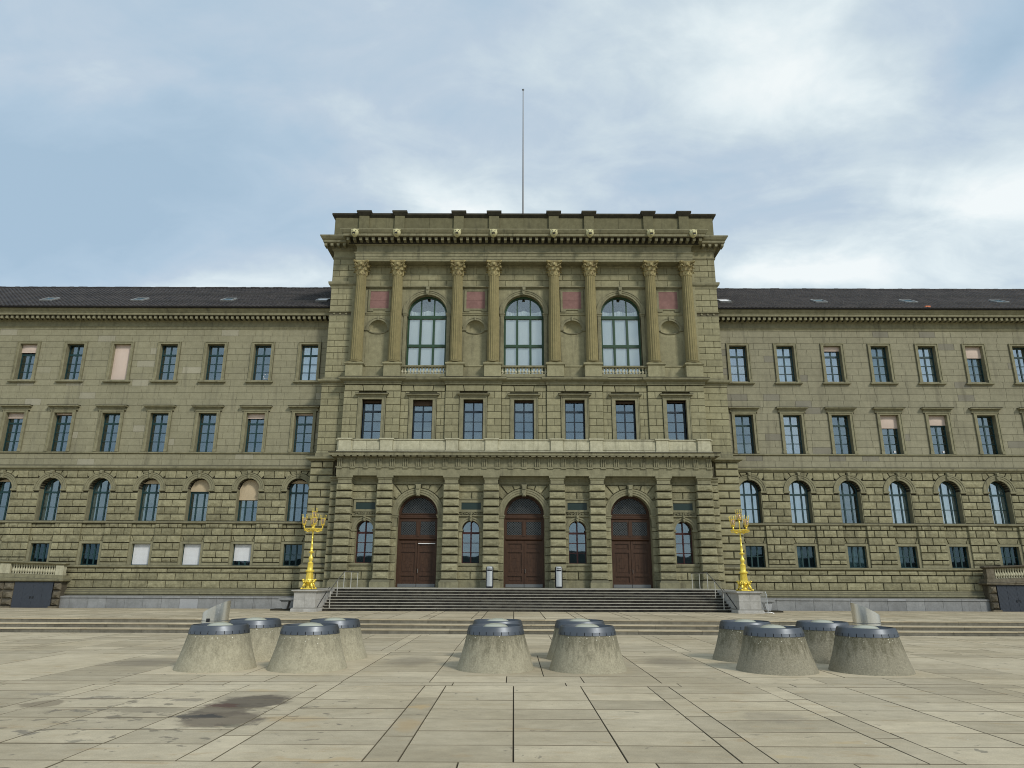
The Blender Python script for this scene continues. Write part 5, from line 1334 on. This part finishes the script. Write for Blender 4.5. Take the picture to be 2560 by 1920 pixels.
    for j in range(nrow):
        ya, yb = y0 + ty_ * j / nrow, y0 + ty_ * (j + 1) / nrow + 0.05; za, zb_ = z0 + tz_ * j / nrow, z0 + tz_ * (j + 1) / nrow
        V = []; 
        for i in range(nt_x + 1):
            x = x0_ + (x1_ - x0_) * i / nt_x; hgt = (0.0, 0.055, 0.03)[i % 3] + rnd(-.004, .004)
            V += [(x, ya, za + hgt - 0.03), (x, ya, za + hgt + 0.035), (x, yb, zb_ + hgt - 0.005)]
        F = []
        for i in range(nt_x): k = 3 * i; F += [(k, k + 3, k + 4, k + 1), (k + 1, k + 4, k + 5, k + 2)]
        r_.add(V, F)
    mb = MB(); mb.add([(x0_, y0 + .05, z0 - 0.1), (x1_, y0 + .05, z0 - 0.1), (x1_, y0 + ty_, z0 + tz_ - .1), (x0_, y0 + ty_, z0 + tz_ - .1), (x0_, y0 + 2 * ty_, z0 - .1), (x1_, y0 + 2 * ty_, z0 - .1)], [(0, 1, 2, 3), (3, 2, 5, 4)])
    rf = mb.build('roof', TILE, B); o = r_.build('roof_tiles', TILE, rf); o['kind'] = 'stuff'
    mb = MB(); x = x0_
    while x < x1_: mb.box(x, x + 0.36, y0 + ty_ - 0.12, y0 + ty_ + 0.12, z0 + tz_ - 0.02, z0 + tz_ + 0.10 + rnd(-.015, .02)); x += 0.38
    o = mb.build('ridge_tiles', TILE, rf); o['kind'] = 'stuff'
    mb = MB(); p0, p1 = seg(X0, X1 + 9.0); mb.moulding(p0, p1, 46.16, [(0, 20.43), (0.08, 20.40), (0.14, 20.44), (0.17, 20.52), (0.17, 20.56), (0.14, 20.56), (0.10, 20.48), (0, 20.48)], False, False, 0.1); mb.build('gutter', GUTTER, rf)
    mb = MB()
    for (yy_, n_) in ((47.1, 1), (50.3, 1)):
        zz = z0 + (yy_ - y0) * sl + 0.06
        for h_ in (0.09, 0.17): mb.tube([(p0, yy_, zz + h_), (p1, yy_, zz + h_)], 0.012, 5)
        x = p0 + 0.5
        while x < p1: mb.box(x - .012, x + .012, yy_ - .012, yy_ + .012, zz - 0.05, zz + 0.20); x += 1.0
    mb.build('snow_guard', GUARDM, rf)
    # skylights
    for k, c in enumerate((14.85, 21.85, 28.45, 35.15)):
        c = sg * c; yy_ = 47.75; zz = z0 + (yy_ - y0) * sl; hw = 0.42; L_ = 1.15; dy, dz = L_ * math.cos(math.atan(sl)), L_ * math.sin(math.atan(sl)); lift = 0.14
        tilt = (1.0 if k < 3 or sg > 0 else 1.0)
        def P3(u, v, h): return (c + u, yy_ + dy * v - h * math.sin(math.atan(sl)), zz + dz * v + h * math.cos(math.atan(sl)))
        mb = MB()
        for (u0, u1, v0, v1) in ((-hw, -hw + .07, 0, 1), (hw - .07, hw, 0, 1), (-hw + .07, hw - .07, 0, .07), (-hw + .07, hw - .07, .93, 1)):
            V = [P3(u0, v0, -.05), P3(u1, v0, -.05), P3(u1, v1, -.05), P3(u0, v1, -.05), P3(u0, v0, lift), P3(u1, v0, lift), P3(u1, v1, lift), P3(u0, v1, lift)]
            mb.add(V, [(0, 1, 5, 4), (1, 2, 6, 5), (2, 3, 7, 6), (3, 0, 4, 7), (4, 5, 6, 7)])
        sk = mb.build('skylight', FRAMEM, rf)
        mb = MB(); mb.add([P3(-hw + .07, .07, lift - .03), P3(hw - .07, .07, lift - .03), P3(hw - .07, .93, lift - .03), P3(-hw + .07, .93, lift - .03)], [(0, 1, 2, 3)]); mb.build('pane', WHITE if k == 0 else GL_DARK, sk)
        mb = MB(); mb.add([P3(-hw + .07, .07, 0), P3(hw - .07, .07, 0), P3(hw - .07, .93, 0), P3(-hw + .07, .93, 0)], [(0, 1, 2, 3)]); mb.build('shaft', BLACK, sk)
    if sg > 0:
        mb = MB(); mb.box(28.28, 28.62, 45.98, 46.2, 20.56, 20.66); mb.build('fallen_tile', ORANGE, rf)
# end walls and backs
mb = MB(); mb.box(-52.4, -43.41, 46.9, 62, 0, 20.3); mb.box(43.41, 52.4, 46.9, 62, 0, 20.3); mb.box(-43.4, 43.4, 61.8, 62.3, 0, 20.3); mb.build('end_wall', ST_WING, B)

# flagpole on the roof deck
FP = tag(empty('flagpole', (0, 50, 25.3)), 'slender bare white flagpole rising from the roof of the middle block', 'flagpole')
mb = MB(); mb.tube([(0, 0, 0), (0, 0, 4), (0.02, 0, 16.3)], [0.075, 0.07, 0.035], 10); mb.build('pole', POLEM, FP)
mb = MB(); mb.lathe([(0.02, 16.28), (0.09, 16.34), (0.10, 16.40), (0.02, 16.48)], 0.02, 0, 10); mb.build('finial', LEAD, FP)

# ================================================================== things on the square
# concrete light wells with metal collars
lw = empty('light_well', (0, 0, 0))
mb = MB(); pr = [(0.905, 0.0), (0.885, 0.06), (0.80, 0.30), (0.735, 0.52), (0.685, 0.72), (0.668, 0.775), (0.60, 0.79)]
mb.lathe(pr, 0, 0, 56); mb.smooth = True; o = mb.build('cone', CONC, lw); smooth_by_angle(o, 40)
mb = MB(); NS = 24
V = []; F = []; n_ = NS * 12
def collar(mb, ra, za, rb, zb, n_, skip=None):
    V = []; F = []
    for r_, z_ in ((ra, za), (rb, zb)):
        for i in range(n_): a = 2 * math.pi * i / n_; V.append((r_ * math.cos(a), r_ * math.sin(a), z_))
    for i in range(n_):
        if skip and i % 12 == 0: continue
        F.append((i, (i + 1) % n_, n_ + (i + 1) % n_, n_ + i))
    mb.add(V, F)
collar(mb, 0.680, 0.772, 0.664, 0.845, n_, True); collar(mb, 0.664, 0.845, 0.630, 0.945, n_)
collar(mb, 0.630, 0.945, 0.612, 0.962, n_); collar(mb, 0.612, 0.962, 0.600, 0.962, n_); collar(mb, 0.600, 0.962, 0.575, 0.80, n_); collar(mb, 0.575, 0.80, 0.20, 0.80, n_)
o = mb.build('collar', RINGM, lw); smooth_by_angle(o, 30)
mb = MB(); mb.lathe([(0.655, 0.775), (0.645, 0.85)], 0, 0, 48, cap=False); mb.build('slot_void', BLACK, lw)
mb = MB(); mb.lathe([(0.33, 0.80), (0.32, 0.88), (0.29, 0.935), (0.23, 0.975), (0.13, 1.0), (0.02, 1.008)], 0, 0, 40); mb.smooth = True; o = mb.build('dome', DOMEM, lw)
WL = [(-7.55, 17.36, 'leftmost concrete light well of the front row, below the left steel vent'), (-5.42, 17.36, 'pale concrete light well in the front row, second from the left'),
      (-1.07, 17.42, 'left one of the two middle front concrete light wells, darkly streaked'), (1.08, 17.38, 'right one of the two middle front concrete light wells'),
      (5.42, 17.3, 'dark stained front concrete light well, left one of the right hand cluster'), (7.57, 17.27, 'rightmost front concrete light well with white lichen spots under its collar'),
      (-7.5, 19.55, 'concrete light well half hidden behind the leftmost front one'), (-5.40, 19.6, 'concrete light well behind the second front one from the left'),
      (-1.07, 19.65, 'concrete light well hidden behind the middle left one, collar only showing'), (1.12, 19.65, 'concrete light well peeping out behind the middle right one'),
      (5.5, 19.6, 'dark concrete light well at the back left of the right hand cluster'), (7.5, 19.5, 'concrete light well between the right cluster and the right steel vent')]
for i, (x, y, lab) in enumerate(WL):
    c = lw if i == 0 else copy_tree(lw)
    c.location = (x, y, 0.0); c.rotation_euler.z = 0.37 * i
    tag(c, lab, 'light well', 'concrete light wells in three clusters on the square')
    for q in bpy.data.objects:          # soiling differs from one concrete cone to the next
        if q.parent == c and q.name.startswith('cone'): q.color = ((0.45, 0.05, 0, 1) if x < -3 else (0.75, 0.2, 0, 1) if x < 3 else (0.95, 0.65, 0, 1))
# slanting steel vent pipes
def vent(x, y, lab, s_):
    t = tag(empty('vent_pipe', (x, y, 0)), lab, 'vent pipe', 'steel vent pipes behind the light wells')
    mb = MB(); n_ = 40; r_ = 0.38; V = []; F = []
    for lvl in range(4):
        for i in range(n_):
            a = 2 * math.pi * i / n_; cx_, sy = math.cos(a), math.sin(a)
            top = 1.17 + s_ * 0.19 * cx_ - 0.0 * sy
            rr = r_ if lvl < 2 else r_ - 0.012
            z = 0.0 if lvl in (0, 3) else top
            V.append((rr * cx_ + (s_ * 0.03 * z), rr * sy, z))
    for lvl in range(3):
        for i in range(n_): F.append((lvl * n_ + i, lvl * n_ + (i + 1) % n_, (lvl + 1) * n_ + (i + 1) % n_, (lvl + 1) * n_ + i))
    mb.add(V, F); o = mb.build('pipe', STEEL, t); smooth_by_angle(o, 40)
    mb = MB(); mb.lathe([(0.385, 0.78), (0.385, 0.80)], s_ * 0.024, 0, n_, cap=False); mb.build('seam', LEAD, t)
    mb = MB(); V = []
    for i in range(n_): a = 2 * math.pi * i / n_; V.append(((r_ - .012) * math.cos(a) + s_ * .03, (r_ - .012) * math.sin(a), 1.10 + s_ * 0.19 * math.cos(a)))
    mb.add(V, [tuple(range(n_))]); mb.build('grille', BLACK, t)
    if s_ > 0:
        mb = MB(); mb.box(-0.08, 0.02, -0.40, -0.37, 0.76, 0.86); mb.build('lock_plate', DARKM, t)
vent(-9.59, 22.0, 'brushed steel vent pipe cut at a slant, behind the leftmost light wells', 1)
vent(9.90, 22.0, 'brushed steel vent pipe cut at a slant, behind the rightmost light wells', -1)

# pedestals, lamps, rails at the stairs
def pedestal(sg, lab):
    t = tag(empty('pedestal', (sg * 10.86, 35.6, 0.45)), lab, 'pedestal', 'granite pedestals at the foot of the stairs')
    w_ = 0.53
    mb = MB(); mb.box(-w_ - 0.10, w_ + 0.10, -0.02, 2.8, -0.05, 0.10); mb.moulding(-w_, w_, 0.08, [(0.10, 0.10), (0.09, 0.14), (0.02, 0.19), (0, 0.192)], back=2.6); mb.build('base', ST_PED, t)
    mb = MB(); mb.box(-w_ + .01, w_ - .01, 0.09, 2.75, 0.1, 0.9); bd = mb.build('core', ST_JOINT2, t)
    for (z0, z1) in ((0.19, 0.55), (0.555, 0.90)):
        for (a, b) in ((-w_, 0.0), (0.006, w_)):
            mb = MB(); mb.box(a, b, 0.08, 0.5, z0, z1); mb.build('stone_block', ST_PED, t)
        for s_ in (-1, 1):
            for (a, b) in ((0.505, 1.4), (1.406, 2.78)):
                p0, p1 = sorted((s_ * w_, s_ * (w_ - 0.2))); mb = MB(); mb.box(p0, p1, a, b, z0, z1); mb.build('stone_block', ST_PED, t)
    mb = MB(); mb.moulding(-w_, w_, 0.08, [(0.0, 0.90), (0.03, 0.91), (0.05, 0.95), (0.11, 0.965), (0.11, 1.02), (0.0, 1.03)], back=2.72); mb.build('cap_slab', ST_PED, t)
pedestal(-1, 'square granite pedestal under the gilded lamp left of the stairs'); pedestal(1, 'square granite pedestal under the gilded lamp right of the stairs')

def candelabrum():
    t = empty('candelabra_lamp', (0, 0, 0))
    mb = MB(); mb.lathe([(0.34, 0), (0.36, .02), (0.33, .05), (0.26, .07)], 0, 0, 8); mb.lathe([(0.20, .05), (0.13, .10), (0.10, .18), (0.13, .26), (0.20, .32), (0.24, .36), (0.22, .40), (0.17, .42)], 0, 0, 16)
    mb.build('foot', GOLD, t)
    for i in range(4):          # winged griffins crouching round the foot
        a = math.pi / 4 + i * math.pi / 2; ca, sa = math.cos(a), math.sin(a)
        q = lambda r_, z, s_=0.0: (r_ * ca - s_ * sa, r_ * sa + s_ * ca, z)
        mb = MB()
        mb.tube([q(0.44, .03), q(0.38, .05), q(0.34, .08)], [0.05, 0.045, 0.035], 8)
        mb.tube([q(0.34, .07), q(0.31, .16), q(0.24, .25), q(0.22, .33)], [0.035, 0.05, 0.07, 0.06], 8)
        mb.tube([q(0.24, .30), q(0.32, .38), q(0.33, .44)], [0.05, 0.045, 0.03], 8)
        mb.tube([q(0.33, .42), q(0.35, .47), q(0.40, .46)], [0.045, 0.055, 0.02], 8)
        for s_ in (-1, 1): mb.tube([q(0.22, .24, s_ * .04), q(0.26, .36, s_ * .11), q(0.20, .50, s_ * .13)], [0.02, 0.045, 0.008], 6)
        mb.smooth = True; mb.build('griffin', GOLD, t)
    mb = MB(); V = []; n_ = 24
    mb.lathe([(0.205, .40), (0.20, .46), (0.19, .50), (0.155, .82), (0.16, .84)], 0, 0, 8)
    for k in range(9):          # raised diagonal ribs
        for f_ in range(8):
            a0, a1 = R(f_ * 45), R(f_ * 45 + 45)
            z0 = .50 + .30 * k / 9; rr = lambda z: 0.19 - 0.035 * (z - .5) / .32 + 0.004
            mb.tube([(rr(z0 + .03) * math.cos(a0) * 1.0, rr(z0 + .03) * math.sin(a0), z0 + .05), (rr(z0) * math.cos(a1), rr(z0) * math.sin(a1), z0)], 0.007, 4)
    mb.build('ribbed_shaft', GOLD, t)
    mb = MB(); mb.lathe([(0.16, .83), (0.22, .86), (0.225, .90), (0.19, .93), (0.15, .96), (0.14, 1.0), (0.13, 1.24), (0.145, 1.27), (0.11, 1.31), (0.075, 1.33), (0.07, 1.36), (0.10, 1.42), (0.118, 1.50), (0.10, 1.57), (0.06, 1.63), (0.05, 1.70), (0.06, 1.76), (0.13, 1.79), (0.14, 1.83), (0.09, 1.85), (0.06, 1.90), (0.055, 1.94), (0.085, 1.96), (0.07, 2.0), (0.05, 2.18), (0.065, 2.20), (0.045, 2.22), (0.04, 2.5), (0.05, 2.52), (0.038, 2.54), (0.034, 2.82), (0.06, 2.86), (0.09, 2.90), (0.05, 2.96), (0.03, 3.0), (0.025, 3.3), (0.05, 3.36), (0.03, 3.42)], 0, 0, 20)
    mb.smooth = True; o = mb.build('stem', GOLD, t); smooth_by_angle(o, 50)
    mb = MB()
    for i in range(12): mb.tube([(0.13 * math.cos(R(i * 30)), 0.13 * math.sin(R(i * 30)), 1.0), (0.125 * math.cos(R(i * 30)), 0.125 * math.sin(R(i * 30)), 1.24)], 0.012, 4)
    mb.build('fluting', GOLD, t)
    def lantern(x, y, z):
        mb = MB(); mb.lathe([(0.02, z - .14), (0.035, z - .10), (0.02, z - .06), (0.05, z - .03), (0.085, z), (0.09, z + .02), (0.06, z + .03)], x, y, 10)
        for i in range(4):
            a = R(45 + 90 * i); c_, s_ = math.cos(a), math.sin(a)
            mb.tube([(x + .085 * c_, y + .085 * s_, z + .02), (x + .138 * c_, y + .138 * s_, z + .34)], 0.013, 4)
            mb.tube([(x + .138 * c_, y + .138 * s_, z + .34), (x + .165 * c_, y + .165 * s_, z + .48)], [0.012, 0.006], 4)
            mb.lathe([(0.0, z + .47), (0.02, z + .495), (0.0, z + .53)], x + .165 * c_, y + .165 * s_, 6)
        for zz, rr in ((z + .04, .093), (z + .33, .136)):
            mb.tube([(x + rr * math.cos(R(q)), y + rr * math.sin(R(q)), zz) for q in range(0, 361, 45)], 0.010, 4)
        o = mb.build('lantern', GOLD, t)
        g_ = MB(); g_.lathe([(0.082, z + .03), (0.130, z + .33)], x, y, 12, cap=False); g_.smooth = True; g_.build('lantern_glass', GL_LAMP, o)
        b_ = MB(); b_.lathe([(0.012, z + .03), (0.02, z + .08), (0.035, z + .15), (0.03, z + .2), (0.0, z + .23)], x, y, 8); b_.build('bulb', DOMEM, o)
    for i in range(4):
        a = R(22.5 + 90 * i); c_, s_ = math.cos(a), math.sin(a)
        mb = MB(); P = []
        for k in range(14):
            u = k / 13; rr = 0.05 + 0.43 * u; zz = 2.90 - 0.06 * math.sin(u * math.pi * 1.2) + 0.16 * max(0, u - .7) / .3
            P.append((rr * c_, rr * s_, zz))
        mb.tube(P, 0.028, 6)
        for (r0, z0, r1) in ((0.18, 2.93, 0.06), (0.32, 2.92, 0.065), (0.25, 2.84, 0.04)):
            Q = [((r0 + r1 * math.cos(R(q)) * (1 - q / 700)) * c_, (r0 + r1 * math.cos(R(q)) * (1 - q / 700)) * s_, z0 + r1 * math.sin(R(q)) * (1 - q / 700)) for q in range(0, 400, 40)]
            mb.tube(Q, 0.019, 5)
        mb.build('bracket_arm', GOLD, t); lantern(0.46 * c_, 0.46 * s_, 3.17)
    mb = MB(); mb.tube([(0.46 * math.cos(R(q)), 0.46 * math.sin(R(q)), 2.97) for q in range(0, 361, 15)], 0.02, 5)
    for q in range(0, 360, 30):
        mb.tube([((0.30 + 0.16 * math.cos(R(w_))) * math.cos(R(q + 8 * math.sin(R(w_)))), (0.30 + 0.16 * math.cos(R(w_))) * math.sin(R(q + 8 * math.sin(R(w_)))), 2.91 + 0.05 * math.sin(R(w_))) for w_ in range(0, 361, 45)], 0.011, 4)
    mb.build('crown_ring', GOLD, t)
    lantern(0, 0, 3.50)
    return t
LP = candelabrum()
lab = ['gilded five-lantern lamp post on the pedestal left of the entrance stairs', 'gilded five-lantern lamp post on the pedestal right of the entrance stairs']
for i, (x, y) in enumerate(((-10.92, 36.45), (10.90, 36.45))):
    c = LP if i == 0 else copy_tree(LP); c.location = (x, y, 1.482); c.rotation_euler.z = 0.12 * i
    tag(c, lab[i], 'lamp post', 'gilded candelabra lamps flanking the stairs')

def stair_z(y): return 0.45 + RS * max(0, min(8, math.floor((y - 36.7) / 0.36) + 1))
for sg, lb in ((-1, 'steel handrail on light posts down the left side of the stairs'), (1, 'steel handrail on light posts down the right side of the stairs')):
    t = tag(empty('handrail', (sg * 9.93, 36.9, 0.58)), lb, 'handrail', 'handrails at the entrance stairs')
    ys = [36.9, 38.3, 39.7, 41.4, 43.1]
    for y in ys:
        mb = MB(); zb = stair_z(y); mb.tube([(0, y - 36.9, zb - 0.58), (0, y - 36.9, zb + 0.86 - 0.58)], 0.022, 8); mb.build('rail_post', POSTM, t)
    mb = MB(); T_ = [(0, -0.12, 0.80), (0, 0.0, 0.87), (0, 1.35, 1.36), (0, 2.8, 1.80), (0, 6.4, 1.80)]; mb.tube(T_, 0.026, 8); mb.build('top_rail', RAILM, t)
    mb = MB(); mb.tube([(sg * 0.38, -1.05, -0.02), (sg * 0.38, -0.2, 0.36), (sg * 0.38, 1.3, 1.0)], 0.02, 6); mb.tube([(sg * 0.38, -0.2, 0.36), (sg * 0.44, -0.2, 0.36)], 0.012, 5); mb.build('wall_rail', DARKM, t)

def bin_(x, lab):
    t = tag(empty('litter_bin', (x, 43.6, 1.5)), lab, 'litter bin', 'litter bins between the doors')
    mb = MB(); P = []
    n_ = 16; w_ = 0.225; d_ = 0.19
    out_ = []
    for i in range(n_ + 1): a = math.pi + math.pi * i / n_; out_.append((w_ * math.cos(a), d_ * math.sin(a)))
    out_ = out_ + [(w_, 0.2), (-w_, 0.2)]
    k = len(out_); V = [(x_, y_, 0.06) for x_, y_ in out_] + [(x_, y_, 1.16) for x_, y_ in out_] + [(x_ * .8, y_ * .8 + .02, 1.24) for x_, y_ in out_]
    F = [(i, (i + 1) % k, k + (i + 1) % k, k + i) for i in range(k)] + [(k + i, k + (i + 1) % k, 2 * k + (i + 1) % k, 2 * k + i) for i in range(k)] + [tuple(2 * k + i for i in range(k)), tuple(range(k))[::-1]]
    mb.add(V, F); mb.box(-0.2, 0.2, -0.14, 0.18, 0, 0.06); mb.build('bin_body', DARKM, t)
    mb = MB(); V = []; F = []; m_ = 12
    def fy(x_): return -d_ * math.sqrt(max(0, 1 - (x_ / w_) ** 2)) - 0.012
    def strip(z0, z1, xa, xb):
        b0 = []
        for i in range(m_ + 1): x_ = xa + (xb - xa) * i / m_; b0 += [(x_, fy(x_), z0), (x_, fy(x_), z1)]
        mb.add(b0, [(2 * i, 2 * i + 2, 2 * i + 3, 2 * i + 1) for i in range(m_)])
    strip(0.10, 0.98, -.165, .165); strip(0.98, 1.07, -.165, -.145); strip(0.98, 1.07, .145, .165); strip(1.07, 1.13, -.165, .165)
    strip(1.13, 1.17, -.165, -.13); strip(1.13, 1.17, .13, .165)
    b0 = []
    for i in range(m_ + 1): x_ = -.165 + .33 * i / m_; b0 += [(x_, fy(x_), 1.17), (x_ * .9, fy(x_) * .75, 1.25), (x_ * .9, 0.1, 1.27)]
    mb.add(b0, [(3 * i, 3 * i + 3, 3 * i + 4, 3 * i + 1) for i in range(m_)] + [(3 * i + 1, 3 * i + 4, 3 * i + 5, 3 * i + 2) for i in range(m_)])
    mb.smooth = True; mb.build('steel_front', BINST, t)
bin_(-2.10, 'steel fronted litter bin left of the middle door'); bin_(2.06, 'steel fronted litter bin right of the middle door')

for sg, lb in ((-1, 'small stone bench beside the left lamp pedestal, against the granite wall'), (1, 'small stone bench behind the barrier right of the right pedestal')):
    t = tag(empty('stone_bench', (sg * 12.05, 37.6, tz(0, 37.3))), lb, 'bench', 'stone benches beside the pedestals')
    mb = MB(); mb.box(-0.60, 0.60, -0.3, 0.3, 0.52, 0.62); mb.box(-0.55, 0.55, -0.25, 0.25, 0.47, 0.52); mb.build('seat', ST_GRAN, t)
    for s_ in (-1, 1):
        mb = MB(); mb.prism([(s_ * .3 - .10, 0.08), (s_ * .3 + .10, 0.08), (s_ * .3 + .2, 0.47), (s_ * .3 - .2, 0.47)], -0.2, 0.2); mb.build('support', ST_GRAN, t)
    mb = MB(); mb.box(-0.95, 0.95, -0.4, 0.4, 0, 0.08); mb.build('base_slab', ST_JOINT, t)

t = tag(empty('crowd_barrier', (11.72, 35.75, 0.45)), 'light steel crowd barrier seen end on beside the right pedestal', 'barrier')
mb = MB(); mb.tube([(0, 0, 0.0), (0, 0, 0.85), (0, 0.12, 1.0), (0, 2.0, 1.0), (0, 2.1, 0.9), (0, 2.1, 0.0)], 0.019, 8); mb.tube([(0, 0, .14), (0, 2.1, .14)], 0.015, 6)
mb.tube([(-0.22, 0.1, 0.0), (-0.15, 0.1, 0.05), (0.15, 0.1, 0.05), (0.32, 0.1, 0.0)], 0.018, 6); mb.tube([(-0.3, 2.0, 0.0), (-0.2, 2.0, 0.05), (0.2, 2.0, 0.05), (0.3, 2.0, 0.0)], 0.018, 6)
mb.build('barrier_frame', BINST, t)
for i in range(18):
    mb = MB(); y = 0.11 * (i + 1); mb.tube([(0, y, .14), (0, y, .98)], 0.007, 5); mb.build('barrier_bar', BINST, t)

# ramp blocks with a metal gate and a stone balustrade, at both edges of the view
BAL2 = baluster(0.62, 0.10)
for sg, lb in ((-1, 'dark rubble ramp block with grey metal gate and balustrade at the left edge'), (1, 'dark rubble ramp block with grey metal gate and balustrade at the right edge')):
    t = tag(empty('ramp_block', (sg * 29.42, 46.2, tz(0, 46.2))), lb, 'ramp wall', 'gated ramp blocks in front of the wings')
    up_ = lambda x: 0.033 * x; t.scale = (1.036, 1.0, 1.022)
    def bx(name, m, a, b, y0, y1, z0, z1, parent=None, slope=False):
        p0, p1 = sorted((sg * a, sg * b)); q = MB(); q.box(p0, p1, y0, y1, z0, z1)
        if slope: q.v = [(x, y, z + up_(abs(x))) for x, y, z in q.v]
        return q.build(name, m, parent or t)
    bx('core', ST_OLD, 0.1, 0.52, 0.12, 0.9, -0.1, 1.60); bx('core', ST_OLD, 2.92, 12.5, 0.12, 0.9, -0.1, 1.60); bx('core', ST_OLD, 0.52, 2.92, 0.55, 0.9, -0.1, 1.60)
    Wb = Wall(); hs = [0.12, 0.55, 1.05, 1.55]
    for i, (z0, z1) in enumerate(zip(hs[:-1], hs[1:])):
        for (p, q) in ((0.06, 0.50), (2.95, 3.55), (3.58, 4.4), (4.45, 5.3), (5.33, 6.2)):
            a, b = sorted((sg * p, sg * q)); Wb.block(rect(a, b, z0 + .02, z1 - .03), -0.02, 0.2, 0.05, 0.07, 0, 4, 3)
    hh = empty('masonry_front', (0, 0, 0), t); Wb.build(hh, ST_OLD)
    bx('foot_stone', ST_OLD, 0.0, 0.55, -0.10, 0.1, -0.05, 0.10); bx('foot_stone', ST_OLD, 2.9, 6.2, -0.10, 0.1, -0.05, 0.10)
    for k in range(4):
        a, b = 0.54 + 0.593 * k, 0.54 + 0.593 * (k + 1) - 0.012
        lf = bx('gate_leaf', GATEM, a, b, 0.05, 0.08, -0.02, 1.54)
        q = MB(); nb = 12
        for j in range(nb): xx = a + (b - a) * (j + .5) / nb; p0, p1 = sorted((sg * (xx - .013), sg * (xx + .013))); q.box(p0, p1, 0.028, 0.05, 0.0, 1.52)
        q.build('gate_ribs', GATEM, lf)
        if k in (1, 2): xx = 1.60 if k == 1 else 1.78; bx('gate_handle', DARKM, xx, xx + .07, 0.0, 0.03, 0.55, 0.68, lf)
    q = MB(); p0, p1 = sorted((sg * 0.0, sg * 12.5)); q.moulding(p0, p1, 0.0, [(0.0, 1.56), (0.08, 1.58), (0.12, 1.62), (0.12, 1.68), (0.02, 1.72), (0.0, 1.90), (0, 1.93)], True, True, 0.9)
    q.v = [(x, y, z + up_(abs(x)) * (1 if z > 1.6 else 0)) for x, y, z in q.v]; q.build('ledge', ST_TRIM if sg < 0 else ST_OLD, t)
    q = MB(); q.moulding(p0, p1, 0.0, [(0.0, 2.54), (0.07, 2.58), (0.12, 2.62), (0.12, 2.68), (0.0, 2.71)], True, True, 0.35)
    q.v = [(x, y, z + up_(abs(x))) for x, y, z in q.v]; rl_ = q.build('top_rail', ST_TRIM if sg < 0 else ST_OLD, t)
    for (a, b) in ((0.04, 0.52), (3.35, 4.0), (7.0, 7.6)): bx('balustrade_pier', ST_PALE if sg < 0 else ST_OLD, a, b, 0.0, 0.34, 1.92, 2.56, t, True)
    for (a, b) in ((0.6, 3.3), (4.1, 6.9)):
        nb = 17
        for j in range(nb):
            xx = a + (b - a) * (j + .5) / nb; o = bpy.data.objects.new('baluster', BAL2); C.objects.link(o); o.parent = t; o.location = (sg * xx, 0.17, 1.93 + up_(xx))
bpy.context.view_layer.update()
